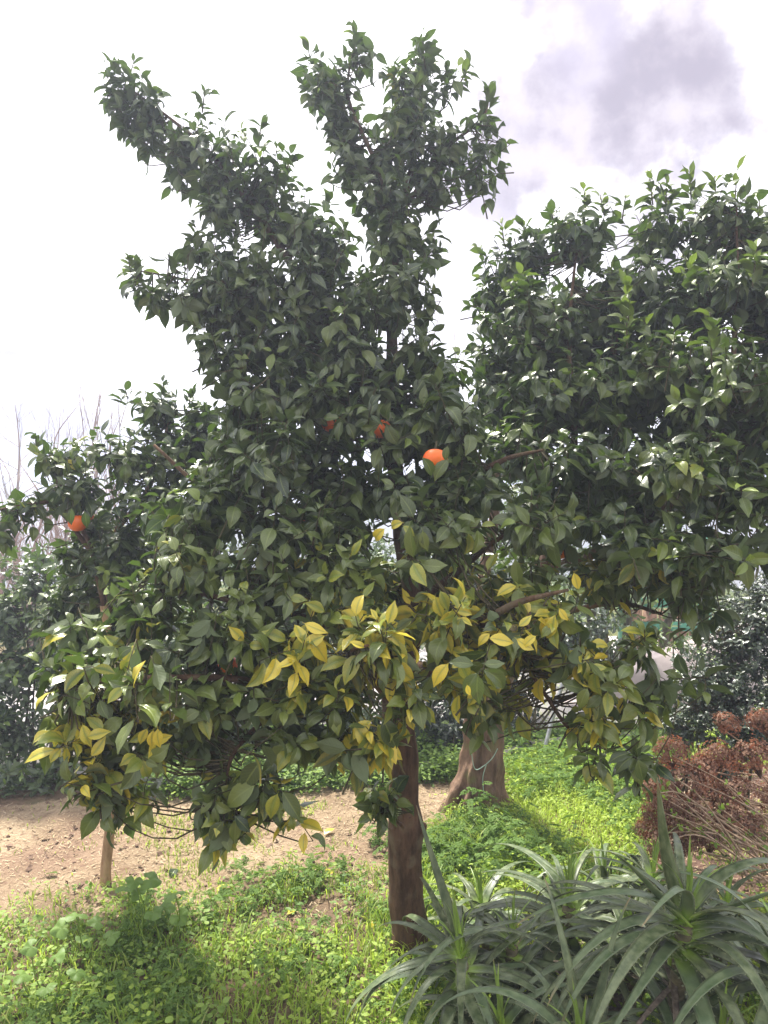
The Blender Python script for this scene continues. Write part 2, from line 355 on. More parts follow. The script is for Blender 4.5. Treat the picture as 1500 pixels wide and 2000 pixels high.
# ------------------------------------------------------------------ terrain
t = np.linspace(-1, 1, 281); gx = np.sign(t) * (np.abs(t) * 4.2 + np.expm1(np.abs(t) ** 5 * 5.9) * 2.2)
t2 = np.linspace(-1, 1, 281); gy = 3.2 + np.sign(t2) * (np.abs(t2) * 3.4 + np.expm1(np.abs(t2) ** 5 * 5.9) * 2.2)
X, Y = np.meshgrid(gx, gy); Z = ground_z(X, Y)
far = np.hypot(X, Y - 3)
Z = Z - sstep(9, 60, far) * 14 * sstep(0, 1, (Y > 5).astype(float))        # the garden stands on a terrace above the valley
n_ = len(gx); i, j = np.meshgrid(np.arange(n_ - 1), np.arange(n_ - 1), indexing='ij')
Fg = np.stack([i * n_ + j, i * n_ + j + 1, (i + 1) * n_ + j + 1, (i + 1) * n_ + j], -1).reshape(-1, 4)
xr, yr = X.ravel(), Y.ravel()
px_, py_, lo_, ri_, hy_, ke_, bk_, nz_, nf_ = zones(xr, yr)
humus = np.clip(np.maximum.reduce([lo_ * .85, ri_ * .8, ke_ * .5, bk_ * .9]), 0, 1); humus = np.where((yr < 1.8) | (yr > 6.2), .85, humus)
lcg = np.stack([humus * (1 - hy_), nf_, hy_], -1)
link('ground', mk_mesh('ground', np.stack([xr, yr, Z.ravel()], -1), Fg, lcg, None, True, MAT_GROUND), kind='structure')
# pavement behind the hedge, 15 mm above the soil
a = Acc(); xs = np.linspace(-7, 7, 29); yo = np.interp(xs, KX, KY)
V = np.concatenate([np.stack([xs, yo + .30, np.full_like(xs, .03)], -1), np.stack([xs, yo + 3.2, np.full_like(xs, .04)], -1), np.stack([xs, yo + .30, np.full_like(xs, -.1)], -1)])
m = len(xs); k = np.arange(m - 1)
a.add(V, np.concatenate([np.stack([k, k + 1, m + k + 1, m + k], -1), np.stack([2 * m + k, 2 * m + k + 1, k + 1, k], -1)]))
link('pavement', a.mesh('pavement', MAT_PAVE, smooth=False), kind='structure')

# ------------------------------------------------------------------ distant hill with a few houses
a = Acc(); hx = np.linspace(-330, 330, 120); hy = np.linspace(70, 210, 40); HX, HY = np.meshgrid(hx, hy)
def hill_z(x, y): return -14 + sstep(72, 165, y) * (15 + 5 * vnoise(x * .024 + 3, y * .024 + 1, 3)) * sstep(212, 165, y)
HZ = hill_z(HX, HY); m = len(hx); i, j = np.meshgrid(np.arange(len(hy) - 1), np.arange(m - 1), indexing='ij')
a.add(np.stack([HX, HY, HZ], -1).reshape(-1, 3), np.stack([i * m + j, i * m + j + 1, (i + 1) * m + j + 1, (i + 1) * m + j], -1).reshape(-1, 4))
link('hills', a.mesh('hills', MAT_HILL), kind='structure')
rh = np.random.default_rng(5)
for k_ in range(9):
    x = -82 + k_ * 4.2 + rh.uniform(-1, 1); y = rh.uniform(105, 140); z = float(hill_z(np.array(x), np.array(y)))
    w_, d_, h_ = rh.uniform(3.5, 6), rh.uniform(3.5, 5), rh.uniform(2, 3.6)
    t_ = thing('hillside_house', 'tiny pale house with red tiled roof on the far hazy hillside', 'house', (x, y, z - .6), 'houses on the far hillside')
    a = Acc(); box(a, (0, 0, h_ / 2), (w_, d_, h_)); link('wall', a.mesh('house_wall', MAT_WALLP, smooth=False), t_)
    a = Acc(); o_ = .25
    V = np.array([[-w_/2-o_, -d_/2-o_, h_], [w_/2+o_, -d_/2-o_, h_], [w_/2+o_, d_/2+o_, h_], [-w_/2-o_, d_/2+o_, h_], [-w_/2-o_, 0, h_+1.1], [w_/2+o_, 0, h_+1.1]])
    a.add(V, [[0, 1, 5, 4], [2, 3, 4, 5], [0, 4, 3, 3], [1, 2, 5, 5], [3, 2, 1, 0]]); link('roof', a.mesh('house_roof', MAT_ROOF, smooth=False), t_)
    for q in range(3):
        a = Acc(); box(a, ((q - 1) * w_ * .3, -d_ / 2 - .02, h_ * .55), (.6, .06, .8)); link('window', a.mesh('house_window', MAT_GLASS, smooth=False), t_)

# ------------------------------------------------------------------ leaf templates
def leaf_template(kind, bend, fold, twist=0., seed=0, wid=.46):
    """unit-long leaf along +Y, upper side +Z; returns V, F, luv"""
    r = np.random.default_rng(seed)
    if kind == 'citrus':
        v = np.array([0, .10, .13, .24, .40, .56, .72, .86, 1.0]); ww = np.array([.03, .03, .16, .66, .98, 1.0, .74, .34, .01])
    elif kind == 'laurel':
        v = np.array([0, .12, .3, .5, .7, .88, 1.0]); ww = np.array([.05, .35, .85, 1.0, .9, .5, .03])
    elif kind == 'small':
        v = np.array([0, .3, .62, 1.0]); ww = np.array([.08, .85, 1.0, .05])
    elif kind == 'round':
        v = np.array([0, .08, .3, .6, .85, 1.0]); ww = np.array([.35, .8, 1.05, 1.05, .75, .2])
    half = wid * .5
    cols = np.array([-1, -.5, 0, .5, 1]) if kind == 'citrus' else np.array([-1, 0, 1.])
    rows = []; uvs = []
    for q, (t_, k_) in enumerate(zip(v, ww)):
        wob = r.normal(0, .018, len(cols)) * (k_ > .1)
        for c_, wb in zip(cols, wob):
            x = c_ * half * k_; z = abs(x) * fold - (abs(c_) == 1) * abs(x) * .18 * (fold > 0) + wb * abs(c_)
            rows.append([x + math.sin(t_ * 2.6) * twist * .3, t_, z]); uvs.append([c_, t_, 0])
    V = np.array(rows); 
    ang = bend * V[:, 1] ** 1.3                      # curl the blade down along its length
    y0 = V[:, 1].copy(); z0 = V[:, 2].copy()
    ys = np.linspace(0, 1, 60); an = bend * ys ** 1.3; cy = np.concatenate([[0], np.cumsum(np.cos(an[1:]) / 59)]); cz = -np.concatenate([[0], np.cumsum(np.sin(an[1:]) / 59)])
    V[:, 1] = np.interp(y0, ys, cy) + np.sin(ang) * z0; V[:, 2] = np.interp(y0, ys, cz) + np.cos(ang) * z0
    tw = twist * y0; x0 = V[:, 0].copy(); V[:, 0] = x0 * np.cos(tw); V[:, 2] += x0 * np.sin(tw)
    nc = len(cols); nr = len(v); i, j = np.meshgrid(np.arange(nr - 1), np.arange(nc - 1), indexing='ij')
    q = np.stack([i * nc + j, i * nc + j + 1, (i + 1) * nc + j + 1, (i + 1) * nc + j], -1).reshape(-1, 4)
    Fc = np.concatenate([q[:, [0, 1, 2]], q[:, [0, 2, 3]]])
    return V, Fc, np.array(uvs)
TPL = {
    'citrus': [leaf_template('citrus', b, f, t_, s, w_) for s, (b, f, t_, w_) in enumerate([(.6, .4, .1, .44), (1.0, .55, -.2, .46), (.4, .3, .3, .42), (1.5, .5, .1, .45), (.8, .8, -.4, .40), (1.1, .35, .5, .47), (.2, .6, 0, .42)])],
    'laurel': [leaf_template('laurel', b, f, t_, s, .4) for s, (b, f, t_) in enumerate([(.4, .3, .1), (.8, .4, -.2), (.2, .5, .2), (1.0, .2, 0)])],
    'small': [leaf_template('small', b, f, 0, s, .55) for s, (b, f) in enumerate([(.3, .3), (.7, .2), (.1, .5)])],
    'round': [leaf_template('round', b, f, 0, s, .95) for s, (b, f) in enumerate([(.3, .15), (.6, -.15), (.2, .3)])],
}
def pinnate(seed):
    r_ = np.random.default_rng(seed); V = []; Fc = []; U = []
    def blade(c, d, ln, w_):
        k_ = len(V); p = np.array([-d[1], d[0], 0]); c = np.array(c); d = np.array(d)
        for q in (c, c + d * ln * .55 + p * w_ + [0, 0, .02], c + d * ln + [0, 0, -.03], c + d * ln * .55 - p * w_ + [0, 0, .02]): V.append(list(q))
        U.extend([[0, 0, 0], [1, .5, 0], [0, 1, 0], [-1, .5, 0]]); Fc.extend([[k_, k_ + 1, k_ + 2], [k_, k_ + 2, k_ + 3]])
    blade([0, 0, 0], [0, 1, 0], 1.0, .018)
    for t_ in (.3, .5, .7, .86):
        for s_ in (-1, 1):
            an = s_ * r_.uniform(.7, 1.1); blade([0, t_, 0], [math.sin(an), math.cos(an), r_.uniform(-.2, .1)], r_.uniform(.26, .40) * (1.25 - t_ * .6), .085)
    blade([0, .9, 0], [0, 1, 0], .28, .08); V = np.array(V); V[:, 2] -= .35 * V[:, 1] ** 2
    return V, np.array(Fc), np.array(U, float)
TPL['pinnate'] = [pinnate(k_) for k_ in range(3)]
def leaf_frames(o, a, nrm, roll=0.15):
    a = unit(a); nrm = nrm + rng.normal(0, roll, nrm.shape); x = unit(np.cross(a, nrm)); z = np.cross(x, a)
    return np.stack([x, a, z], -1)          # columns
class Leaves:
    def __init__(s): s.o = []; s.M = []; s.s = []; s.c = []; s.v = []
    def add(s, o, M, sc_, c, v): s.o.append(o); s.M.append(M); s.s.append(sc_); s.c.append(c); s.v.append(v)
    def cat(s): return [np.concatenate(q) for q in (s.o, s.M, s.s, s.c, s.v)]
_var = {}
def variant_mesh(tname, vi, c, mat):
    key = (tname, vi, tuple(c), mat.name)
    if key not in _var:
        V, Fc, U = TPL[tname][vi]; _var[key] = mk_mesh(tname + '_leaf', V, Fc, np.tile(c, (len(V), 1)), U, True, mat)
    return _var[key]
def quant(c):
    """snap per-leaf colour factors so that leaves can share meshes"""
    return np.round(np.stack([np.round(c[:, 0] * 4) / 4, np.round(c[:, 1] * 3) / 3, np.round(c[:, 2] * 2) / 2], -1), 3)
def emit_leaves(root, base, LV, tname, mat, n_ind, mass='foliage', need_px=10):
    o, M, s, c, v = LV.cat()
    pxx, pyy, f = proj(o + M[:, :, 1] * s[:, None] * .5); app = F * s / f
    ind = np.zeros(len(o), bool)
    if n_ind:
        infr = (pxx > -5) & (pxx < 1505) & (pyy > -5) & (pyy < 2005)
        order = np.argsort(f); occ = {}; vis = np.zeros(len(o))
        for k_ in order:
            if not infr[k_]: continue
            key = (int(pxx[k_] // 26), int(pyy[k_] // 26)); q = occ.get(key, 0); occ[key] = q + 1; vis[k_] = max(0, 1 - q * .45)
        face = np.abs((M[:, :, 2] * unit(o - np.array([0, 0, CAMH]))).sum(-1))
        score = app * vis * (.35 + face); ch = np.argsort(-score)[:n_ind]; ch = ch[score[ch] > need_px * .5]; ind[ch] = True
    cq = quant(c)
    for k_ in np.nonzero(ind)[0]:
        ob = bpy.data.objects.new('leaf', variant_mesh(tname, int(v[k_]), cq[k_], mat)); COL.objects.link(ob); ob.parent = root
        m4 = Matrix.Identity(4)
        R3 = M[k_] * s[k_]; t_ = o[k_] - base
        for r_ in range(3):
            for q in range(3): m4[r_][q] = float(R3[r_, q])
            m4[r_][3] = float(t_[r_])
        ob.matrix_basis = m4
    A = Acc()
    for vi, (V, Fc, U) in enumerate(TPL[tname]):
        sel = (v == vi) & ~ind; n = sel.sum()
        if n == 0: continue
        W = np.einsum('nij,vj->nvi', M[sel], V) * s[sel][:, None, None] + o[sel][:, None]
        nv = len(V); FF = (Fc[None] + (np.arange(n) * nv)[:, None, None]).reshape(-1, 3)
        A.add(W.reshape(-1, 3), FF, np.repeat(c[sel], nv, 0), np.tile(U, (n, 1)))
    if A.n:
        V = np.concatenate(A.V) - base; Fq = np.concatenate(A.F)[:, :3]
        link(mass, mk_mesh(mass, V, Fq, np.concatenate(A.C), np.concatenate(A.U), True, mat), root, 'stuff')
    return int(ind.sum()), len(o)

def shoot_clusters(LV, TW, cen, dr, limbpts, nl=(7, 10), size=.088, L=.09, yellow=None, young=.06, droop=.35, tone=0.0, nvar=7, twr=.0022, tw_max=.3, tilt=(25, 95)):
    """leafy shoot tips at cen (n,3) pointing dr (n,3): leaves stand round the last L metres of each shoot"""
    for c_, d_ in zip(cen, dr):
        d_ = d_ / np.linalg.norm(d_); n = rng.integers(nl[0], nl[1] + 1)
        e1 = np.cross(d_, [0.3, .2, 1.0]); e1 = e1 / (np.linalg.norm(e1) + 1e-9); e2 = np.cross(d_, e1)
        k_ = np.arange(n); fr = (k_ + .5) / n; ph = k_ * 2.4 + rng.uniform(0, 6.28) + rng.normal(0, .25, n)
        th = np.radians(tilt[0] + (tilt[1] - tilt[0]) * fr ** .8) + rng.normal(0, .18, n)
        rad = np.cos(ph)[:, None] * e1 + np.sin(ph)[:, None] * e2
        a_ = np.cos(th)[:, None] * d_ + np.sin(th)[:, None] * rad
        a_[:, 2] -= droop * (0.35 + fr * rng.uniform(.6, 1.4, n)); a_ = unit(a_)
        nr = d_[None] * .9 + rad * -.15 + np.array([0, 0, .5]); nr = nr - (nr * a_).sum(-1, keepdims=True) * a_
        Ls = L * rng.uniform(.7, 1.5); o = c_ - d_ * (fr * Ls)[:, None]
        sc_ = size * rng.uniform(.6, 1.22, n) * (0.62 + .38 * np.minimum(1, fr * 2.2))
        yv = yellow(c_) if yellow else 0.0
        yc = np.clip(np.clip(rng.normal(yv * .46, .10 + .3 * min(1, yv * 2), n), 0, 1) * (rng.random(n) < yv * 1.7 + .04) + rng.uniform(0, .5, n) * min(1, yv * 3), 0, 1)
        yg = (rng.random() < young) * np.clip(1.2 - fr * 1.5, 0, 1)
        base_r = np.clip(rng.normal(.42 + tone, .24), 0, 1)
        c = np.stack([yc, np.clip(base_r + rng.normal(0, .27, n), 0, 1), yg * np.ones(n)], -1)
        LV.add(o, leaf_frames(o, a_, nr, .25), sc_, c, rng.integers(0, nvar, n))
        if limbpts is not None:
            foot = c_ - d_ * Ls * 1.1
            dd = np.linalg.norm(limbpts - foot, axis=1) + np.maximum(0, limbpts[:, 2] - foot[2]) * .8
            q = limbpts[np.argmin(dd)]
            if np.linalg.norm(q - foot) < tw_max:
                mid = (q + foot) / 2 + np.array([0, 0, -.03]) + rng.normal(0, .02, 3)
                tube(TW, spline([q, mid, foot, c_], 7), np.linspace(twr * 1.35, twr * .5, 7), 4, cap=False)
            else: tube(TW, [foot - d_ * .05, foot, c_], [twr * 1.3, twr, twr * .6], 4, cap=False)
def blob_points(px, py, Y, rx, ry, rd, dens, foot=.075, flat=False, up=.55):
    ctr = P(px, py, Y); sx, sy = rx / F * Y, ry / F * Y
    n = max(1, int(dens * math.pi * rx * ry / (foot * F / Y) ** 2 + rng.random()))
    u = unit(rng.normal(size=(n, 3))); r = rng.random(n) ** .42
    p = ctr + u * r[:, None] * np.array([sx, rd, sy])
    d = unit(u * np.array([1 / sx, 1 / rd, 1 / sy]) * min(sx, rd, sy)) * .9 + np.array([0, 0, up]) + rng.normal(0, .3, (n, 3))
    return p, d
def limb_obj(root, base, ctrl, mat, name='limb', sides=9, seed=0, bump=.12, n=None):
    """ctrl rows: px, py, Y, radius"""
    c = np.array([[*P(a_, b_, y_), r_] for a_, b_, y_, r_ in ctrl]); n = n or max(6, 5 * len(ctrl)); s = spline(c, n); s[:, 3] = np.maximum(s[:, 3], .0015)
    sl_ = np.concatenate([[0], np.cumsum(np.linalg.norm(np.diff(s[:, :3], axis=0), axis=1))]); wob = (np.stack([vnoise(sl_ * 7 + seed * 3.1 + 11 * k_, sl_ * 0 + seed, 2) for k_ in range(3)], -1) - .5) * np.minimum(s[:, 3:4] * .9, .028); wob -= wob[0]
    A = Acc(); tube(A, s[:, :3] + wob, s[:, 3], sides, bump=bump, seed=seed)
    link(name, A.mesh(name, mat, base), root)
    return spline(c, n * 3)[:, :3]

# ------------------------------------------------------------------ the three orange trees
def add_orange(root, base, p, r=.036):
    A = Acc(); nu, nv = 20, 12; ph = np.linspace(0, 2 * np.pi, nu, endpoint=False); th = np.linspace(0.02, np.pi - .02, nv)
    T_, H_ = np.meshgrid(th, ph, indexing='ij'); rr = r * (1 - .05 * np.cos(T_) ** 8 * 2 + .015 * np.sin(3 * H_) * np.sin(T_))
    V = np.stack([rr * np.sin(T_) * np.cos(H_), rr * np.sin(T_) * np.sin(H_), rr * .95 * np.cos(T_)], -1).reshape(-1, 3)
    i, j = np.meshgrid(np.arange(nv - 1), np.arange(nu), indexing='ij'); j2 = (j + 1) % nu
    A.add(V, np.stack([i * nu + j, (i + 1) * nu + j, (i + 1) * nu + j2, i * nu + j2], -1).reshape(-1, 4))
    o = link('orange', A.mesh('orange_fruit', MAT_ORANGE), root, loc=tuple(p - base))
    B = Acc(); tube(B, [(0, 0, r * .9), (.002, 0, r * 1.05), (.004, .002, r * 1.5)], [.005, .003, .0022], 6)
    link('stalk', B.mesh('orange_stalk', MAT_TWIG), o)

# --- main tree
base = np.array([*G(792, 1862), 0.0]); base[2] = float(ground_z(base[0], base[1])) - .03
YB = base[1]
main = thing('orange_tree', 'forked orange tree with bare brown trunk and drooping skirt of yellowing leaves', 'tree', base, 'orange trees')
tr = [(793, 1885, YB, .098), (794, 1862, YB, .078), (795, 1835, YB, .066), (795, 1760, YB, .061), (794, 1700, YB, .060), (793, 1650, YB, .060), (792, 1610, YB, .0635), (789, 1570, YB, .055), (788, 1520, YB, .051), (788, 1470, YB, .052), (779, 1400, YB, .054), (770, 1340, YB, .054), (768, 1290, YB + .02, .046), (772, 1230, YB + .03, .038)]
LP = [limb_obj(main, base, tr, MAT_BARK, 'trunk', 26, 3, .11, 80)]
A = Acc()
kc = P(816, 1622, YB - .02); s = spline([[*(kc + [-.02, 0, -.03]), .02], [*(kc + [0.0, 0, 0]), .03], [*(kc + [.012, -.005, .02]), .022], [*(kc + [.013, -.006, .03]), .006]], 10)
tube(A, s[:, :3], s[:, 3], 12, bump=.2); link('knot', A.mesh('knot', MAT_BARK, base), main)
main_limbs = [
    [(775, 1370, YB, .035), (740, 1320, YB - .05, .03), (700, 1240, YB - .1, .026), (650, 1130, YB - .1, .02), (560, 1010, YB - .05, .015), (470, 930, YB, .008)],
    [(775, 1360, YB, .042), (800, 1270, YB + .05, .036), (808, 1180, YB + .05, .034), (792, 1090, YB + .05, .034), (780, 1000, YB + .08, .03), (770, 860, YB + .12, .027), (765, 700, YB + .2, .022), (770, 560, YB + .28, .018), (785, 420, YB + .33, .014), (820, 250, YB + .38, .009), (828, 100, YB + .4, .003)],
    [(772, 900, YB + .1, .02), (700, 730, YB + .1, .018), (620, 600, YB + .15, .016), (520, 440, YB + .2, .013), (400, 290, YB + .28, .008), (250, 170, YB + .35, .003)],
    [(775, 480, YB + .3, .012), (740, 330, YB + .3, .01), (680, 190, YB + .3, .006), (696, 70, YB + .3, .002)],
    [(795, 400, YB + .33, .01), (860, 300, YB + .3, .007), (940, 230, YB + .25, .005), (955, 180, YB + .25, .002)],
    [(640, 610, YB + .15, .012), (500, 560, YB + .1, .009), (380, 550, YB + .1, .006), (270, 530, YB + .1, .002)],
    [(800, 1300, YB + .02, .028), (850, 1310, YB - .15, .02), (900, 1250, YB - .35, .014), (1000, 1180, YB - .5, .01), (1110, 1150, YB - .55, .004)],
    [(740, 1320, YB - .02, .02), (620, 1340, YB - .25, .014), (500, 1330, YB - .45, .011), (380, 1320, YB - .55, .009), (200, 1330, YB - .6, .005), (140, 1350, YB - .6, .003)],
    [(600, 1335, YB - .28, .01), (520, 1400, YB - .42, .008), (450, 1480, YB - .5, .006), (440, 1580, YB - .52, .003)],
    [(735, 1310, YB - .05, .015), (700, 1290, YB - .35, .01), (690, 1270, YB - .6, .006), (720, 1260, YB - .75, .003)],
    [(905, 1250, YB - .35, .009), (990, 1250, YB - .45, .007), (1060, 1350, YB - .4, .006), (1130, 1440, YB - .35, .005), (1240, 1480, YB - .3, .003)],
    [(700, 1240, YB - .1, .015), (560, 1200, YB - .25, .011), (420, 1170, YB - .35, .008), (300, 1130, YB - .35, .004)],
    [(790, 1060, YB + .05, .018), (870, 960, YB, .013), (980, 900, YB - .1, .009), (1060, 880, YB - .1, .004)],
    [(800, 1180, YB + .05, .016), (880, 1130, YB - .1, .012), (960, 1060, YB - .2, .008), (1060, 1010, YB - .25, .004)],
    [(760, 1270, YB, .016), (560, 1100, YB + .05, .012), (400, 960, YB + .1, .009), (300, 870, YB + .1, .005)],
    [(792, 1620, YB - .05, .008), (770, 1590, YB - .12, .006), (748, 1545, YB - .16, .004)],
]
for q, l_ in enumerate(main_limbs): LP.append(limb_obj(main, base, l_, MAT_BARK, 'limb', 9 if q != 1 else 14, q))
LPA = np.concatenate(LP[1:])
def yellow_main(p):
    a_, b_, f_ = proj(p)
    y = .03 + .10 * float(sstep(950, 1150, b_)) + .36 * math.exp(-((a_ - 900) / 300) ** 2 - ((b_ - 1230) / 140) ** 2) + .36 * math.exp(-((a_ - 170) / 95) ** 2 - ((b_ - 1420) / 130) ** 2)
    y += .35 * math.exp(-((a_ - 300) / 60) ** 2 - ((b_ - 1440) / 50) ** 2) + .35 * math.exp(-((a_ - 640) / 90) ** 2 - ((b_ - 1250) / 60) ** 2)
    y += .14 * math.exp(-((a_ - 330) / 120) ** 2 - ((b_ - 1080) / 60) ** 2) + .3 * math.exp(-((a_ - 500) / 120) ** 2 - ((b_ - 1590) / 60) ** 2) + .18 * math.exp(-((a_ - 740) / 60) ** 2 - ((b_ - 150) / 90) ** 2)
    y += .4 * math.exp(-((a_ - 740) / 90) ** 2 - ((b_ - 1420) / 50) ** 2)
    y += .35 * math.exp(-((a_ - 1150) / 90) ** 2 - ((b_ - 1350) / 60) ** 2)
    return y
D = YB
B_main = [  # px, py, distance, rx, ry, depth radius (m), density
    (232, 150, D + .35, 32, 38, .08, 2.2), (285, 190, D + .33, 48, 62, .12, 2.1), (355, 240, D + .3, 58, 62, .14, 2.0), (430, 300, D + .27, 72, 82, .18, 1.9), (505, 350, D + .23, 78, 95, .2, 1.8),
    (575, 420, D + .2, 75, 85, .2, 1.8), (440, 385, D + .2, 60, 55, .15, 1.7), (640, 470, D + .2, 70, 80, .2, 1.7), (395, 455, D + .15, 42, 45, .12, 1.7),
    (272, 528, D + .1, 26, 32, .07, 2.1), (320, 560, D + .1, 42, 36, .1, 2.0), (390, 570, D + .1, 58, 60, .15, 1.9), (470, 530, D + .1, 100, 95, .22, 1.9),
    (640, 145, D + .3, 55, 62, .14, 1.9), (700, 95, D + .3, 26, 48, .08, 1.5), (665, 220, D + .3, 50, 60, .14, 1.9), (690, 290, D + .3, 52, 60, .15, 1.9),
    (825, 100, D + .38, 26, 48, .07, 1.8), (800, 180, D + .36, 68, 66, .16, 2.0), (780, 260, D + .33, 95, 80, .2, 2.0), (875, 150, D + .33, 38, 28, .08, 1.8),
    (880, 270, D + .3, 62, 62, .15, 1.7), (945, 235, D + .25, 30, 55, .08, 1.7), (930, 320, D + .27, 50, 38, .1, 1.8), (850, 340, D + .3, 60, 52, .15, 1.8), (760, 360, D + .3, 80, 72, .2, 1.9), (770, 440, D + .28, 84, 62, .18, 1.9), (840, 470, D + .28, 28, 42, .08, 1.5),
    (620, 560, D + .12, 130, 110, .28, 1.9), (760, 560, D + .2, 85, 80, .22, 1.8), (830, 575, D + .2, 25, 45, .07, 1.3), (540, 660, D + .08, 125, 80, .26, 1.9), (440, 680, D + .05, 50, 60, .14, 1.8),
    (700, 670, D + .1, 150, 100, .3, 1.9), (850, 700, D + .1, 70, 80, .2, 1.8), (560, 760, D + .0, 130, 80, .3, 1.9), (720, 800, D + .05, 170, 110, .34, 1.9), (880, 820, D - .0, 90, 100, .28, 1.9),
    (560, 880, D - .1, 140, 90, .34, 1.8), (780, 940, D - .05, 150, 70, .3, 1.5), (930, 930, D - .15, 90, 80, .26, 1.8), (430, 960, D - .1, 110, 100, .3, 1.8), (560, 1010, D - .25, 120, 80, .26, 1.9),
    (370, 1080, D - .3, 120, 80, .26, 1.8), (530, 1120, D - .3, 130, 80, .26, 1.7), (660, 1090, D - .3, 90, 70, .2, 1.7), (1040, 1010, D - .25, 90, 70, .22, 1.6), (1090, 900, D - .1, 70, 60, .2, 1.5),
    (270, 1180, D - .35, 90, 70, .2, 1.6), (400, 1230, D - .45, 120, 70, .22, 1.7), (560, 1240, D - .45, 110, 70, .22, 1.6), (700, 1210, D - .55, 70, 60, .18, 1.7), (660, 1150, D - .4, 110, 60, .16, 1.3),
    (840, 1070, D - .45, 80, 50, .16, 1.3), (870, 1180, D - .5, 90, 60, .18, 1.2), (760, 1240, D - .65, 80, 60, .15, 1.9), (980, 1230, D - .5, 90, 60, .16, 1.5), (1080, 1190, D - .5, 60, 60, .15, 1.4),
    (930, 1320, D - .6, 70, 55, .12, 1.6), (1130, 1290, D - .5, 55, 50, .14, 1.2), (1150, 1380, D - .42, 55, 45, .12, 1.6),
    (170, 1310, D - .55, 65, 55, .16, 1.8), (150, 1420, D - .55, 40, 60, .12, 1.5), (190, 1500, D - .55, 65, 55, .14, 1.6), (290, 1320, D - .5, 80, 60, .18, 1.6), (300, 1420, D - .52, 65, 80, .16, 1.6), (290, 1530, D - .52, 30, 35, .06, 1.4),
    (420, 1350, D - .5, 90, 70, .18, 1.8), (400, 1440, D - .5, 75, 55, .16, 1.7), (550, 1340, D - .5, 90, 70, .18, 1.7), (560, 1430, D - .5, 75, 50, .15, 1.6), (440, 1520, D - .52, 50, 50, .1, 1.5), (520, 1540, D - .52, 55, 40, .1, 1.6), (450, 1600, D - .52, 34, 26, .06, 1.6),
    (660, 1340, D - .5, 70, 60, .16, 1.6), (650, 1430, D - .48, 50, 35, .1, 1.5), (740, 1420, D - .6, 55, 32, .1, 1.9), (800, 1350, D - .62, 50, 40, .1, 1.7),
    (745, 1560, D - .17, 36, 42, .05, 3.0), (470, 775, D + .02, 60, 45, .15, 1.8), (800, 830, D + .1, 100, 80, .2, 1.4), (640, 950, D + .05, 120, 90, .2, 1.4), (850, 1010, D + .05, 90, 50, .2, 1.3),
    (690, 1020, D - .1, 60, 50, .2, 1.3), (300, 1330, D - .75, 100, 28, .06, 1.4), (225, 1540, D - .52, 70, 30, .08, 1.6), (160, 1235, D - .45, 80, 42, .12, 1.5), (230, 1390, D - .54, 60, 60, .1, 1.5), (210, 1470, D - .54, 50, 45, .1, 1.5), (110, 1310, D - .55, 50, 40, .1, 1.3), (440, 1595, D - .52, 40, 34, .07, 1.9), (560, 1570, D - .52, 34, 26, .06, 1.4), (400, 1560, D - .52, 40, 30, .07, 1.5), (690, 1440, D - .5, 60, 30, .08, 1.4), (200, 1300, D - .72, 60, 30, .06, 1.3), (880, 900, D + .1, 60, 60, .15, 1.4), (480, 850, D + .05, 90, 60, .2, 1.4), (330, 1000, D - .1, 90, 60, .2, 1.3), (900, 1300, D - .3, 80, 40, .1, 1.2), (1060, 1280, D - .4, 60, 50, .12, 1.3), (600, 1290, D - .4, 130, 50, .2, 1.4), (1010, 1130, D - .3, 90, 50, .2, 1.2), (240, 1240, D - .4, 90, 50, .2, 1.5), (120, 1380, D - .5, 40, 50, .1, 1.4), (880, 1240, D - .45, 70, 60, .16, 1.4),
    (1180, 1310, D - .45, 80, 50, .15, 1.3), (1290, 1340, D - .4, 60, 35, .1, 1.3), (470, 600, D + .1, 90, 50, .15, 1.2), (400, 630, D + .08, 40, 30, .1, 1.3), (248, 215, D + .33, 36, 44, .1, 2.0), (298, 250, D + .3, 36, 32, .1, 2.0), (350, 310, D + .28, 36, 36, .1, 1.8),
    (770, 1120, D + .25, 90, 70, .15, 2.0), (870, 1100, D + .2, 80, 60, .15, 1.6), (690, 1150, D + .1, 80, 60, .15, 1.4), (940, 1390, D - .45, 50, 40, .1, 1.4), (1000, 1340, D - .3, 50, 40, .1, 1.0), (880, 1000, D - .35, 100, 60, .16, 1.5), (960, 1150, D - .2, 80, 60, .15, 1.4),
    (1250, 1480, D - .32, 26, 24, .05, 2.6), (1160, 1470, D - .35, 40, 30, .06, 1.3), (1240, 1240, D - .4, 50, 50, .12, 1.2), (1240, 1370, D - .4, 40, 40, .1, 1.2), (1340, 1320, D - .35, 50, 30, .1, 1.0),
]
LV = Leaves(); TW = Acc()
for b_ in B_main:
    top = b_[1] < 700
    low = b_[1] > 1250
    b_ = (b_[0], b_[1] + (8 if top else 0), b_[2], b_[3] * (1.05 if top else 1), b_[4] * (1.05 if top else 1), b_[5], b_[6] * (1.1 if b_[1] < 470 else 1.35 if not low else 1.5)); p, d = blob_points(*b_, up=.65 if not low else .4)
    shoot_clusters(LV, TW, p, d, LPA, size=(.075 if b_[1] < 470 else .080 if top else .086 if not low else .083), yellow=yellow_main, young=.05, droop=.5 if top else .6, tone=.28 * float(sstep(900, 1150, b_[1])))
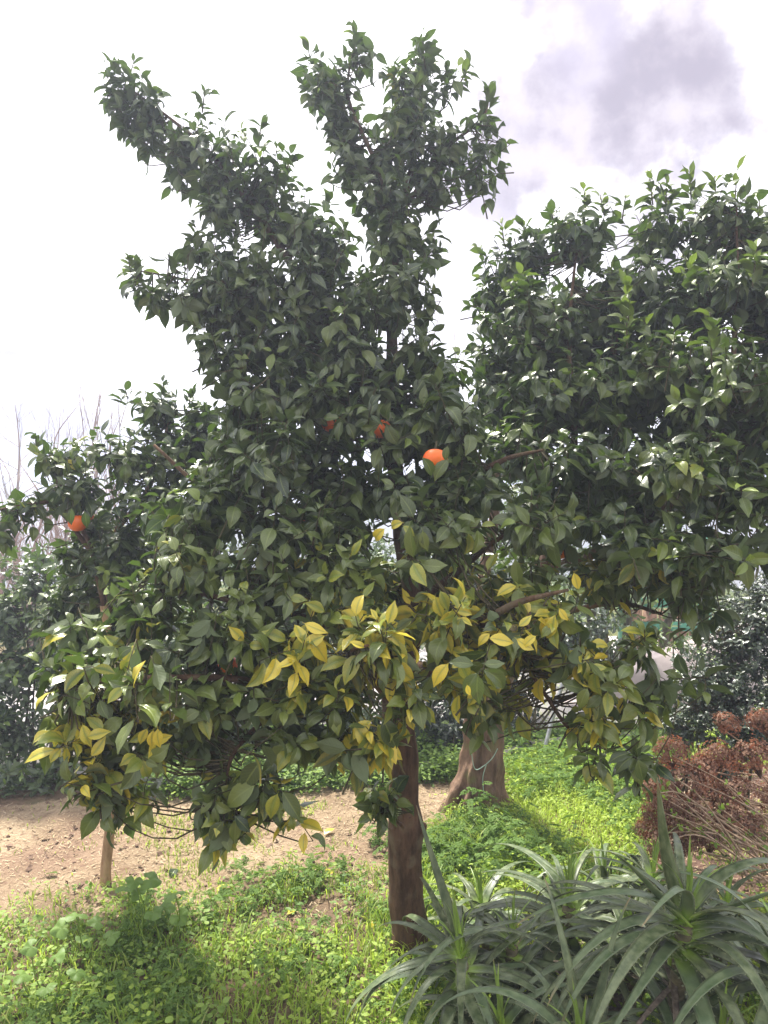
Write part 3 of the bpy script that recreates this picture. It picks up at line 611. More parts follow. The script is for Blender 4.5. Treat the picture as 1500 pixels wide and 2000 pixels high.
# long upright shoots at the crown's edge
def spikes(LV, TW, lst, yellow=None, size=.07, young=1.0, nl=(4, 6)):
    for (x, y, Y_, x2, y2) in lst:
        a_, b_ = P(x, y, Y_), P(x2, y2, Y_); tube(TW, [a_, (a_ + b_) / 2, b_], [.003, .0024, .0012], 4, cap=False)
        n = int(3 + np.linalg.norm(a_ - b_) / .05)
        cs = a_ + (b_ - a_) * np.linspace(.2, 1, n)[:, None]
        shoot_clusters(LV, None if False else TW, cs, np.tile(b_ - a_, (n, 1)) + rng.normal(0, .02, (n, 3)), None, nl=(2, 4), size=size, L=.05, yellow=yellow, young=young, droop=.05, tilt=(15, 65))
spikes(LV, TW, [(690, 130, D + .3, 697, 55), (828, 110, D + .38, 824, 62), (950, 220, D + .25, 955, 165), (900, 160, D + .33, 915, 130), (240, 150, D + .35, 210, 115), (250, 160, D + .35, 262, 118), (395, 220, D + .3, 400, 175), (505, 290, D + .25, 510, 240), (560, 330, D + .22, 572, 300), (640, 400, D + .2, 648, 375),
                (255, 530, D + .1, 250, 500), (330, 540, D + .1, 350, 512), (610, 130, D + .3, 600, 90), (965, 330, D + .27, 985, 325)], young=.3)
for p_, Y_ in [((648, 826), D - .02), ((743, 838), D - .05), ((850, 898), D - .41), ((575, 1022), D - .15), ((520, 1185), D - .2), ((443, 1300), D - .2)]:
    add_orange(main, base, P(*p_, Y_))
# keep the lit faces of three oranges free of leaves
def clear(LV, pts):
    for k_ in range(len(LV.o)):
        o = LV.o[k_]; tip = o + LV.M[k_][:, :, 1] * LV.s[k_][:, None] * .5; a_, b_, f_ = proj(tip); keep = np.ones(len(o), bool)
        for (x, y, r, Y_) in pts: keep &= ~((np.hypot(a_ - x, b_ - y) < r) & (f_ < Y_))
        LV.o[k_], LV.M[k_], LV.s[k_], LV.c[k_], LV.v[k_] = o[keep], LV.M[k_][keep], LV.s[k_][keep], LV.c[k_][keep], LV.v[k_][keep]
clear(LV, [(848, 893, 27, D - .4), (748, 838, 20, D - .0), (643, 826, 15, D - .0), (440, 590, 4, 9), (752, 1060, 34, 9), (790, 1660, 60, D), (800, 1500, 34, D + .2), (860, 1480, 26, 9)])
TWm = TW.mesh('twigs', MAT_TWIG, base); link('twigs', TWm, main, 'stuff')
print('main', emit_leaves(main, base, LV, 'citrus', MAT_CITRUS, 225))

def hero(root, base, x0, y0, x1, y1, Y_, yel=0., gr=.5, var=0, face=1.0, dY=0.0):
    a_, b_ = P(x0, y0, Y_), P(x1, y1, Y_ + dY); ax = b_ - a_; ln = float(np.linalg.norm(ax)); v_ = unit(np.array([0, 0, CAMH]) - a_) * face + np.array([0, 0, .45])
    M_ = leaf_frames(None, ax[None], v_[None], .08)[0] * ln * 1.08; cq = quant(np.array([[yel, gr, 0.]]))[0]
    ob = bpy.data.objects.new('leaf', variant_mesh('citrus', var, cq, MAT_CITRUS)); COL.objects.link(ob); ob.parent = root; m4 = Matrix.Identity(4); t_ = a_ - base
    for r_ in range(3):
        for q in range(3): m4[r_][q] = float(M_[r_, q])
        m4[r_][3] = float(t_[r_])
    ob.matrix_basis = m4
HERO = [ # one row per leaf: foot, tip (view px), distance, yellowness, green tone, shape
    (880, 893, 850, 938, D - .6, 0, .6, 2), (822, 890, 842, 932, D - .6, 0, .3, 4), (875, 868, 872, 900, D - .6, 0, .8, 2),
    (655, 800, 660, 850, D - .15, 0, .5, 0), (735, 820, 762, 868, D - .2, 0, .3, 4),
    (880, 1292, 848, 1342, D - .85, 1, .5, 2), (880, 1305, 900, 1290, D - .85, .75, .6, 2), (895, 1282, 920, 1330, D - .85, .5, .5, 0), (935, 1310, 905, 1360, D - .9, 0, .6, 0), (935, 1312, 940, 1375, D - .92, 0, .7, 2), (938, 1305, 990, 1350, D - .9, 0, .8, 4), (930, 1300, 880, 1290, D - .88, .1, .6, 0), (940, 1296, 985, 1290, D - .88, .1, .8, 2), (912, 1335, 920, 1358, D - .93, 1, .3, 2),
    (850, 1160, 868, 1205, D - .7, .75, .6, 2), (858, 1150, 880, 1192, D - .7, .5, .6, 0), (855, 1230, 845, 1262, D - .7, .75, .5, 2), (862, 1225, 882, 1275, D - .7, .75, .5, 6),
    (755, 1030, 722, 1058, D - .6, 1, .2, 3), (790, 1020, 755, 1028, D - .6, .75, .5, 3), (785, 1025, 812, 1045, D - .6, .5, .5, 0), (825, 1032, 838, 1075, D - .62, .25, .7, 2), (822, 1035, 812, 1085, D - .62, 0, .8, 0),
    (950, 1245, 1005, 1250, D - .75, 1, .5, 0), (960, 1235, 935, 1262, D - .75, 1, .5, 2), (1005, 1245, 1045, 1265, D - .75, 1, 0, 2), (1050, 1240, 1020, 1262, D - .76, 1, .2, 0), (1010, 1225, 1035, 1200, D - .75, .75, .5, 2), (1090, 1185, 1112, 1210, D - .7, 1, .5, 2), (1120, 1115, 1130, 1152, D - .6, 1, .2, 6), (1085, 1195, 1060, 1245, D - .7, .75, .5, 4),
    (290, 1420, 275, 1455, D - .78, .75, .5, 2), (300, 1422, 300, 1462, D - .78, 1, .5, 2), (308, 1418, 316, 1460, D - .78, 1, .4, 2), (305, 1265, 312, 1325, D - .7, .25, .8, 2), (330, 1340, 270, 1395, D - .75, 0, .8, 3), (335, 1345, 290, 1385, D - .77, 0, 1, 3), (160, 1410, 182, 1455, D - .78, .75, .3, 2), (165, 1440, 210, 1425, D - .78, .75, .6, 0), (175, 1480, 200, 1440, D - .76, .75, .6, 2), (205, 1430, 170, 1400, D - .76, .5, .5, 0),
    (690, 1410, 740, 1460, D - .75, .75, .5, 2), (735, 1410, 760, 1455, D - .75, .5, .6, 6), (730, 1405, 690, 1445, D - .75, .75, .4, 2), (745, 1395, 780, 1465, D - .77, .1, .3, 0), (800, 1370, 830, 1420, D - .76, .75, .5, 6), (805, 1365, 845, 1345, D - .76, .5, .6, 0), (800, 1380, 812, 1425, D - .77, .75, .4, 2),
    (590, 1215, 640, 1230, D - .75, 1, .2, 2), (600, 1235, 645, 1290, D - .75, 1, .4, 0), (640, 1240, 590, 1270, D - .76, .75, .5, 2), (600, 1230, 560, 1290, D - .74, .5, .5, 4), (720, 1225, 735, 1285, D - .8, .75, .4, 0), (750, 1235, 715, 1280, D - .8, .75, .5, 2), (770, 1240, 800, 1300, D - .8, .5, .6, 2), (745, 1230, 790, 1275, D - .81, .75, .6, 4),
    (515, 1480, 470, 1545, D - .74, 0, .3, 0), (548, 1540, 586, 1600, D - .74, 0, .5, 6), (545, 1545, 530, 1602, D - .73, .5, .3, 2), (505, 1530, 435, 1575, D - .73, .25, .5, 0), (440, 1600, 412, 1648, D - .72, 0, .2, 2), (460, 1595, 458, 1645, D - .72, .25, .2, 6), (455, 1590, 492, 1622, D - .72, 0, .1, 0),
    (1240, 1475, 1205, 1510, D - .6, 0, .4, 2), (1245, 1478, 1262, 1530, D - .6, 0, .6, 0), (1235, 1470, 1190, 1490, D - .6, 0, .3, 2), (1250, 1470, 1270, 1455, D - .6, 0, .5, 0), (1090, 1330, 1145, 1340, D - .7, 0, .8, 2), (1150, 1300, 1185, 1300, D - .7, .5, .8, 2), (1150, 1340, 1130, 1385, D - .72, .25, .8, 0), (1165, 1345, 1215, 1350, D - .7, .1, 1, 4),
]
for h_ in HERO: hero(main, base, h_[0], h_[1], h_[2], h_[3], h_[4] + .12, h_[5], h_[6], h_[7])

# --- big old tree behind, whose crown fills the right-hand side of the view
baseR = np.array([*G(942, 1572), 0.0]); baseR[2] = float(ground_z(baseR[0], baseR[1])) - .03
DR = baseR[1]
rt = thing('orange_tree', 'orange tree with thick fluted trunk and dense round crown, in bright grass', 'tree', baseR, 'orange trees')
A = Acc()
c = np.array([[*P(a_, b_, DR + e_), r_] for a_, b_, e_, r_ in [(935, 1590, 0, .175), (937, 1560, 0, .142), (941, 1520, 0, .118), (946, 1470, 0, .10), (948, 1420, 0, .10), (952, 1370, -.02, .09), (956, 1310, -.05, .07), (962, 1250, -.1, .06)]])
s = spline(c, 60)
def flute(t_, th): return 1 + (.10 * np.cos(3 * th + 1.0 + t_) + .12 * np.cos(7 * th + t_ * 3) + .05 * np.cos(13 * th - t_ * 4)) * (1.3 - t_) + .04 * np.sin(t_ * 40 + th * 3)
tube(A, s[:, :3], s[:, 3], 64, bump=.22, flute=flute); link('trunk', A.mesh('trunk', MAT_BARK2, baseR), rt)
LPR = [s[:, :3]]
for q, l_ in enumerate([
    [(950, 1400, DR, .06), (985, 1330, DR - .1, .05), (1010, 1240, DR - .2, .042), (1060, 1120, DR - .35, .035), (1120, 960, DR - .5, .028), (1180, 760, DR - .6, .02), (1220, 560, DR - .6, .01)],
    [(945, 1400, DR, .045), (930, 1300, DR - .05, .04), (945, 1150, DR - .1, .03), (975, 900, DR - .1, .022), (990, 680, DR - .1, .014), (1040, 540, DR - .1, .006)],
    [(1060, 1120, DR - .35, .028), (1200, 1060, DR - .7, .022), (1330, 960, DR - 1.0, .018), (1420, 800, DR - 1.1, .012), (1440, 560, DR - 1.1, .007), (1440, 400, DR - 1.1, .003)],
    [(1200, 1060, DR - .7, .016), (1330, 1070, DR - 1.1, .012), (1480, 1060, DR - 1.3, .008), (1600, 1000, DR - 1.3, .005)],
    [(1010, 1240, DR - .2, .022), (1100, 1200, DR - .5, .014), (1200, 1180, DR - .8, .01), (1290, 1200, DR - 1.0, .006)],
    [(1120, 960, DR - .5, .016), (1120, 800, DR - .9, .012), (1110, 650, DR - .9, .008), (1130, 460, DR - .8, .004)],
    [(1180, 760, DR - .6, .014), (1300, 640, DR - .5, .01), (1360, 480, DR - .5, .005)],
    [(1420, 800, DR - 1.1, .01), (1540, 640, DR - 1.0, .008), (1620, 480, DR - .9, .005)]]):
    LPR.append(limb_obj(rt, baseR, l_, MAT_BARK2 if q < 2 else MAT_BARK, 'limb', 10, q + 30))
A = Acc(); hp = [(925, 1425), (926, 1470), (924, 1495), (940, 1500), (972, 1478), (985, 1462)]
A2 = spline([P(x, y, DR - .135) for x, y in [(918, 1430), (921, 1470), (928, 1502)]] + [P(x, y, DR - .15) for x, y in [(945, 1496), (962, 1480), (972, 1462)]], 30)
tube(A, A2, .0022, 6); tube(A, spline([P(x, y, DR - .14) for x, y in [(950, 1493), (943, 1520), (946, 1560)]], 16), .0022, 6)
hose = link('wire', A.mesh('wire', MAT_HOSE), None, None, 'thin pale green wire looped against the thick fluted trunk', 'wire')
B_right = [
    (1130, 440, DR - .8, 75, 60, .2, 1.7), (1010, 500, DR - .6, 80, 60, .2, 1.7), (960, 570, DR - .5, 48, 65, .18, 1.7), (1290, 440, DR - .8, 70, 55, .2, 1.5), (1400, 420, DR - 1.0, 80, 65, .2, 1.6), (1500, 450, DR - 1.0, 90, 70, .2, 1.7),
    (1060, 620, DR - .8, 130, 90, .3, 1.8), (1230, 560, DR - .8, 130, 90, .3, 1.8), (1400, 560, DR - 1.1, 120, 90, .3, 1.8), (1540, 600, DR - 1.1, 110, 110, .3, 1.8),
    (980, 720, DR - .6, 75, 80, .24, 1.7), (1110, 760, DR - 1.0, 130, 90, .3, 1.8), (1260, 720, DR - 1.1, 110, 90, .3, 1.8), (1410, 740, DR - 1.35, 110, 110, .3, 1.9), (1530, 800, DR - 1.3, 90, 110, .3, 1.8),
    (1010, 850, DR - 1.0, 100, 70, .26, 1.6), (1170, 890, DR - 1.2, 110, 80, .3, 1.7), (1320, 900, DR - 1.45, 110, 90, .28, 1.9), (1460, 940, DR - 1.5, 100, 90, .28, 1.8),
    (1120, 1000, DR - 1.3, 100, 70, .24, 1.6), (1260, 1040, DR - 1.5, 110, 75, .24, 1.8), (1400, 1060, DR - 1.6, 100, 65, .22, 1.8), (1510, 1060, DR - 1.6, 70, 60, .2, 1.6), (1180, 1110, DR - 1.3, 80, 50, .2, 1.4), (1310, 1140, DR - 1.5, 70, 45, .16, 1.5),
    (1030, 1100, DR - 1.1, 70, 50, .2, 1.0), (1390, 1180, DR - 1.4, 50, 40, .12, .9), (1650, 700, DR - 1.0, 120, 200, .4, 1.6), (1640, 980, DR - 1.2, 110, 130, .4, 1.6), (1330, 780, DR - .5, 200, 260, .3, 1.0), (1050, 700, DR - .3, 120, 180, .2, 1.5), (1000, 780, DR - .5, 90, 70, .2, 1.6), (1170, 640, DR - .4, 120, 120, .2, 1.3), (1080, 960, DR - .6, 110, 80, .2, 1.5), (1200, 1120, DR - .9, 110, 60, .2, 1.4), (1350, 1110, DR - 1.2, 90, 60, .2, 1.4), (1180, 760, DR - .6, 160, 110, .2, 1.4), (1420, 880, DR - .8, 120, 140, .2, 1.4), (1230, 960, DR - .8, 130, 80, .2, 1.4), (1430, 520, DR - .7, 120, 110, .2, 1.3)]
def yellow_right(p):
    a_, b_, f_ = proj(p)
    return .02 + .28 * math.exp(-((a_ - 1080) / 150) ** 2 - ((b_ - 1130) / 90) ** 2) + .28 * math.exp(-((a_ - 1240) / 80) ** 2 - ((b_ - 1110) / 50) ** 2) + .18 * math.exp(-((a_ - 1350) / 90) ** 2 - ((b_ - 930) / 60) ** 2) + .1 * math.exp(-((a_ - 1000) / 100) ** 2 - ((b_ - 930) / 60) ** 2)
LV = Leaves(); TW = Acc(); LPRA = np.concatenate(LPR)
for b_ in B_right:
    b_ = (*b_[:6], b_[6] * 1.4); p, d = blob_points(*b_, up=.65); shoot_clusters(LV, TW, p, d, LPRA, size=.084, yellow=yellow_right, young=.14, droop=.55)
spikes(LV, TW, [(1145, 410, DR - .8, 1140, 370), (1180, 420, DR - .8, 1172, 380), (1215, 430, DR - .8, 1222, 382), (1275, 400, DR - .9, 1268, 338), (1300, 400, DR - .9, 1302, 362), (1350, 390, DR - 1.0, 1347, 335), (1400, 400, DR - 1.05, 1395, 345), (1435, 400, DR - 1.05, 1440, 330), (1480, 430, DR - 1.0, 1485, 380), (985, 480, DR - .6, 980, 435), (1025, 460, DR - .6, 1020, 425), (940, 500, DR - .5, 930, 480),
                (1225, 680, DR - 1.4, 1222, 555), (1390, 720, DR - 1.6, 1388, 610), (1230, 640, DR - 1.4, 1224, 600), (1470, 560, DR - 1.4, 1478, 480), (1340, 560, DR - 1.3, 1350, 510), (1080, 430, DR - .7, 1075, 400)], size=.072, young=1.0)
clear(LV, [(1295, 1190, 30, 9), (1300, 1330, 60, 9), (880, 590, 26, 9), (890, 640, 14, 9)])
for p_, Y_ in [((1090, 1076), DR - 1.05)]: add_orange(rt, baseR, P(*p_, Y_))
link('twigs', TW.mesh('twigs', MAT_TWIG, baseR), rt, 'stuff')
print('right', emit_leaves(rt, baseR, LV, 'citrus', MAT_CITRUS, 300))

# --- young tree on the left with a pole-thin pale trunk
baseL = np.array([*G(206, 1722), 0.0]); baseL[2] = float(ground_z(baseL[0], baseL[1])) - .02
DL = baseL[1]
lt = thing('orange_tree', 'young orange tree on a thin pale trunk rising from bare sandy soil', 'tree', baseL, 'orange trees')
LPL = [limb_obj(lt, baseL, [(205, 1735, DL, .026), (208, 1700, DL, .021), (214, 1640, DL, .021), (222, 1580, DL, .022), (228, 1530, DL, .021), (226, 1400, DL, .019), (215, 1270, DL, .018), (205, 1180, DL, .017)], MAT_BARK3, 'trunk', 16, 50, .1, 50)]
for q, l_ in enumerate([
    [(206, 1190, DL, .015), (200, 1120, DL, .014), (230, 1030, DL, .012), (300, 930, DL + .05, .009), (330, 800, DL + .1, .004)],
    [(206, 1190, DL, .013), (180, 1080, DL - .05, .011), (130, 970, DL - .05, .008), (90, 900, DL, .004)],
    [(180, 1080, DL - .05, .01), (110, 990, DL - .1, .008), (60, 985, DL - .15, .006), (-80, 1010, DL - .2, .004)],
    [(206, 1200, DL, .01), (300, 1120, DL + .05, .008), (400, 1040, DL + .1, .005)]]): LPL.append(limb_obj(lt, baseL, l_, MAT_BARK3 if q == 0 else MAT_BARK, 'limb', 8, q + 60))
B_left = [(300, 785, DL + .1, 65, 40, .14, 1.6), (400, 800, DL + .1, 40, 45, .1, 1.1), (120, 890, DL, 60, 40, .14, 1.7), (240, 880, DL, 100, 60, .22, 1.7), (380, 890, DL + .05, 90, 70, .24, 1.7), (160, 950, DL - .05, 80, 45, .2, 1.6), (300, 970, DL - .05, 110, 70, .26, 1.7),
          (190, 1010, DL + .1, 40, 60, .1, 1.2), (250, 1060, DL, 80, 70, .2, 1.7), (60, 985, DL - .15, 70, 28, .1, 1.6), (-20, 1015, DL - .2, 60, 32, .12, 1.7), (200, 1110, DL + .15, 50, 60, .14, 1.4), (-110, 1010, DL - .2, 80, 40, .12, 1.5), (230, 1160, DL + .15, 80, 60, .2, 1.6), (390, 840, DL + .1, 60, 50, .15, 1.5), (330, 850, DL + .1, 60, 40, .12, 1.4), (150, 1130, DL + .2, 60, 70, .14, 1.5), (220, 1080, DL - .12, 70, 60, .1, 1.5), (140, 1065, DL, 50, 40, .12, 1.2), (230, 1240, DL + .1, 80, 50, .15, 1.5), (110, 1200, DL + .2, 60, 50, .15, 1.3)]
LV = Leaves(); TW = Acc(); LPLA = np.concatenate(LPL)
def yellow_left(p):
    a_, b_, f_ = proj(p); return .03 + .22 * math.exp(-((a_ - 130) / 70) ** 2 - ((b_ - 880) / 40) ** 2) + .2 * math.exp(-((a_ - 80) / 50) ** 2 - ((b_ - 1000) / 40) ** 2)
for b_ in B_left:
    b_ = (*b_[:6], b_[6] * 1.25); p, d = blob_points(*b_, up=.6); shoot_clusters(LV, TW, p, d, LPLA, size=.082, yellow=yellow_left, young=.06, droop=.55)
spikes(LV, TW, [(70, 880, DL, 70, 845), (250, 780, DL + .1, 245, 760), (320, 770, DL + .1, 318, 745), (370, 790, DL + .1, 372, 765)], young=0, size=.07)
add_orange(lt, baseL, P(151, 1022, DL - .12)); add_orange(lt, baseL, P(174, 1008, DL + .05), .02)
clear(LV, [(151, 1026, 18, DL)])
link('twigs', TW.mesh('twigs', MAT_TWIG, baseL), lt, 'stuff')
for h_ in [(140, 990, 142, 1024, DL - .22, 0, .6, 2), (165, 995, 172, 1030, DL - .22, .1, .3, 0), (120, 1000, 136, 1020, DL - .2, .25, .7, 4)]: hero(lt, baseL, *h_[:4], h_[4], *h_[5:])
print('left', emit_leaves(lt, baseL, LV, 'citrus', MAT_CITRUS, 295))

# ------------------------------------------------------------------ shrubs behind
def shrub(name, label, cat, gx_, Y_, blobs, tname, mat, size, n_ind, stems=9, young=.08, foot=.06, group=None, nl=(6, 9), twmat=None, stemr=.006, L=.07, spread=.3, droop=.3, yellow=None):
    """blobs in px terms; stems fan out from the foot"""
    b = np.array([P(gx_, 1000, Y_)[0], Y_, 0.0]); b[2] = float(ground_z(b[0], b[1])) - .02
    root = thing(name, label, cat, b, group); LV = Leaves(); TW = Acc(); pts = []; stem_n = 0
    tops = [P(q[0] + rng.normal(0, q[3] * .4), q[1] - q[4] * .2, q[2]) for q in blobs for _ in range(max(1, stems // len(blobs)))]
    for tp in tops:
        ft = b + np.array([rng.normal(0, spread * .5), rng.normal(0, .08), 0]); ft[0] = ft[0] * .45 + tp[0] * .55; mid = (ft + tp) / 2 + rng.normal(0, .06, 3); mid[2] = (ft[2] + tp[2]) * .45
        s = spline([ft, mid, tp], 9); A = Acc(); tube(A, s, np.linspace(stemr * 1.6, stemr * .5, 9), 6, bump=.1); link('stem', A.mesh('stem', twmat or MAT_TWIG, b), root); pts.append(spline([ft, mid, tp], 24))
    pts = np.concatenate(pts)
    for q in blobs:
        p, d = blob_points(*q, foot=foot, up=.6); p = p[p[:, 2] > .03]; d = d[:len(p)]
        shoot_clusters(LV, TW, p, d, pts, nl=nl, size=size, L=L, young=young, droop=droop, nvar=len(TPL[tname]), twr=.0015, yellow=yellow)
    link('twigs', TW.mesh('twigs', twmat or MAT_TWIG, b), root, 'stuff')
    print(name, emit_leaves(root, b, LV, tname, mat, n_ind))
    return root
g_h = 'shrubs of the hedge behind the kerb'
shrub('laurel_shrub', 'tall glossy laurel shrub at the hedge end, rising beside the young tree', 'shrub', 40, 4.35,
      [(60, 1130, 4.4, 90, 50, .2, 1.2), (50, 1080, 4.5, 100, 35, .2, .6), (150, 1110, 4.4, 70, 50, .2, 1.0), (170, 1240, 4.3, 50, 80, .2, 1.2), (0, 1200, 4.35, 90, 70, .25, 1.9), (120, 1190, 4.4, 80, 60, .25, 1.7), (-60, 1350, 4.3, 90, 130, .3, 1.8), (30, 1300, 4.3, 80, 80, .3, 1.9), (20, 1430, 4.25, 65, 90, .25, 1.7), (110, 1290, 4.35, 60, 60, .2, 1.3), (30, 1530, 4.0, 80, 40, .1, 1.8), (110, 1530, 4.0, 60, 35, .1, 1.3), (-30, 1570, 3.95, 70, 25, .08, 1.6), (50, 1575, 3.9, 50, 16, .05, 1.5)], 'laurel', MAT_LAUREL, .070, 220, 14, young=.15, group=g_h)
shrub('laurel_shrub', 'low open laurel shrub showing its bare dark stems under the drooping orange branches', 'shrub', 170, 4.3,
      [(180, 1200, 4.35, 90, 60, .25, 1.3), (230, 1290, 4.35, 90, 60, .25, 1.2), (150, 1400, 4.3, 70, 60, .2, 1.1), (110, 1470, 4.2, 60, 40, .2, 1.2)], 'laurel', MAT_LAUREL, .07, 60, 16, young=.15, group=g_h)
shrub('laurel_shrub', 'hedge shrub seen between the leafy skirt and the pavement, stems spaced like a screen', 'shrub', 380, 4.4,
      [(330, 1380, 4.45, 110, 80, .25, 1.4), (450, 1400, 4.45, 110, 80, .25, 1.4), (380, 1250, 4.6, 150, 80, .3, 1.2)], 'laurel', MAT_LAUREL, .07, 40, 22, young=.1, group=g_h)
shrub('laurel_shrub', 'bushy hedge shrub glimpsed to one side of the bare brown trunk', 'shrub', 640, 4.55,
      [(600, 1410, 4.6, 100, 70, .25, 1.5), (700, 1400, 4.6, 90, 80, .25, 1.6), (640, 1290, 4.7, 120, 70, .3, 1.4), (600, 1180, 4.9, 150, 90, .3, 1.8), (700, 1110, 4.9, 90, 70, .25, 1.8), (780, 1190, 4.8, 70, 80, .25, 1.6)], 'laurel', MAT_LAUREL, .065, 80, 22, young=.2, group=g_h)
shrub('laurel_shrub', 'dark dense hedge shrub between the two old trunks', 'shrub', 860, 4.6,
      [(840, 1440, 4.65, 70, 50, .2, 1.8), (890, 1400, 4.7, 70, 70, .25, 1.7), (840, 1330, 5.0, 90, 70, .3, 1.6), (1010, 1400, 5.0, 50, 60, .2, 1.5), (1010, 1330, 5.1, 60, 50, .2, 1.4), (980, 1200, 5.3, 130, 90, .3, 1.8), (880, 1130, 5.3, 110, 90, .3, 1.7), (1130, 1230, 5.1, 90, 70, .3, 1.5)], 'laurel', MAT_DARKSHRUB, .06, 80, 16, young=.05, group=g_h)
shrub('bushy_shrub', 'big dark shrub of small glossy leaves rising behind the dried hydrangea', 'shrub', 1450, 3.9,
      [(1440, 1250, 3.9, 90, 90, .3, 2.2), (1500, 1180, 3.9, 90, 80, .3, 2.2), (1380, 1330, 3.8, 80, 80, .25, 2.2), (1330, 1410, 3.7, 55, 50, .15, 1.8), (1450, 1400, 3.7, 110, 80, .3, 2.2), (1290, 1500, 3.6, 40, 30, .1, 1.6), (1550, 1350, 3.8, 90, 130, .3, 2.0), (1600, 1200, 3.9, 100, 120, .3, 1.8), (1390, 1490, 3.6, 90, 35, .15, 1.6)], 'small', MAT_DARKSHRUB, .030, 150, 16, young=.04, foot=.035, nl=(7, 11), L=.05)
shrub('laurel_shrub', 'spindly shrub with olive leaves in front of the pale wall', 'shrub', 1330, 4.6,
      [(1330, 1250, 4.6, 50, 50, .2, 1.0), (1300, 1390, 4.6, 40, 50, .15, .7)], 'laurel', MAT_LAUREL, .05, 20, 5, young=.2, group=g_h)
# loose evergreen trees well behind, seen only as glimpses through the crowns
for q, (x, Y_, lab) in enumerate([(330, 7.6, 'grey-green tree far behind, glimpsed above the hedge beside the young tree'), (1190, 6.6, 'grey-green tree far behind, glimpsed under the big round crown'), (600, 7.0, 'grey-green tree far behind, glimpsed through the gaps left of the bare trunk'), (960, 7.4, 'grey-green tree far behind, glimpsed between the two old trunks')]):
    shrub('background_tree', lab, 'tree', x, Y_, [(x, 1150, Y_, 180, 90, .9, 2.2), (x + 40, 1060, Y_ + .3, 150, 90, .9, 2.0), (x - 40, 1270, Y_, 180, 80, .7, 2.0)], 'laurel', MAT_FARLEAF, .075, 0, 9, stemr=.03, foot=.12, spread=.2, group='trees behind the hedge')

# ------------------------------------------------------------------ bare winter trees in the haze
def bare_tree(label, px, Y_, top_py, spread, seed, mat=MAT_TWIG_RED, r0=.05, ystart=1160, upright=.7, nb=16, drop=0.0, name='bare_tree'):
    r = np.random.default_rng(seed); b = P(px, ystart, Y_); b[2] = min(b[2], 0) - drop
    top = P(px, top_py, Y_); h = top[2] - b[2]; root = thing(name, label, 'tree', b, 'bare winter trees')
    A = Acc(); s = spline([b, b + np.array([r.normal(0, .1), 0, h * .4]), b + np.array([r.normal(0, .15), 0, h * .75]), top], 24); tube(A, s, np.linspace(r0, r0 * .1, 24), 7, bump=.1)
    link('trunk', A.mesh('trunk', mat, b), root); T = Acc()
    def branch(p, d, ln, rr, dep):
        e = p + d * ln; m = (p + e) / 2 + r.normal(0, ln * .06, 3); e = e + np.array([0, 0, ln * .12]); q = spline([p, m, e], 6)
        tube(T, q, np.linspace(rr, rr * .35, 6), 4, cap=False)
        if dep > 0:
            for _ in range(3):
                t_ = r.uniform(.3, .95); dd = unit(d + r.normal(0, .45, 3) + np.array([0, 0, upright * .5])); branch(q[int(t_ * 5)], dd, ln * r.uniform(.35, .6), rr * .5, dep - 1)
    for k_ in range(nb):
        t_ = .25 + .7 * k_ / nb; p = s[int(t_ * 23)]; an = r.uniform(0, 6.28); d = unit(np.array([math.cos(an) * (1 - upright * .5), math.sin(an) * (1 - upright * .5), upright + .1]))
        branch(p, d, spread * (1.15 - t_) * r.uniform(.7, 1.2), r0 * .42 * (1.1 - t_), 2)
    link('branches', T.mesh('branches', mat, b), root, 'stuff')
bare_tree('fine-branched bare tree fading into the haze at the edge of the view', 30, 16, 790, 2.6, 1, r0=.05, upright=.55, nb=13)
bare_tree('bare tree with several straight upright rods above the leafy crown', 196, 11, 765, 1.7, 2, r0=.04, upright=1.3, nb=9)
bare_tree('slim bare tree with two upright rods beside the rod-branched one', 158, 11.5, 782, 1.2, 3, r0=.03, upright=1.4, nb=6)
bare_tree('short bare tree with thin forked tips over the yellowish leaves', 118, 12, 805, 1.3, 4, r0=.028, upright=1.2, nb=6)
bare_tree('bare tree half hidden by the drooping end of the young crown', 240, 11.5, 800, 1.4, 5, r0=.03, upright=1.1, nb=7)
bare_tree('pinkish bare tree whose stem stands in the gap at the edge of the view', 36, 8.0, 900, 1.1, 6, r0=.025, upright=.6, nb=9)
bare_tree('bare whip rising in the notch between the two tallest crowns', 868, 9, 570, .7, 8, r0=.02, upright=1.5, nb=4)
bare_tree('bare whip leaning away in the notch between the two tallest crowns', 884, 9.5, 600, .6, 9, r0=.018, upright=1.4, nb=4)
for q, (x, Y_, tp, sd_, lab) in enumerate([(60, 7.2, 1040, 11, 'brushy leafless shrub of pinkish twigs behind the tall laurel'), (150, 7.6, 1015, 12, 'brushy leafless shrub of pinkish twigs under the hanging orange'), (-40, 7.4, 1045, 13, 'brushy leafless shrub of pinkish twigs cut by the edge of the view')]):
    bare_tree(lab, x, Y_, tp, 1.3, sd_, r0=.03, upright=.8, nb=30, name='bare_shrub')
# far trunk with reddish bark behind the pole
b = P(1040, 1420, 6.2); b[2] = 0; t_ = thing('background_tree', 'slender tree with orange-brown bark standing behind the leaning steel pole', 'tree', b)
A = Acc(); s = spline([b, P(1046, 1330, 6.2), P(1052, 1150, 6.25), P(1060, 950, 6.3)], 20); tube(A, s, np.linspace(.06, .03, 20), 12, bump=.12); link('trunk', A.mesh('trunk', MAT_BARK3, b), t_)
LV = Leaves(); TW = Acc(); p, d = blob_points(1060, 980, 6.3, 160, 120, .5, 1.2, foot=.09); shoot_clusters(LV, TW, p, d, s, size=.08, nvar=4); link('twigs', TW.mesh('twigs', MAT_TWIG, b), t_, 'stuff'); emit_leaves(t_, b, LV, 'laurel', MAT_FARLEAF, 0)

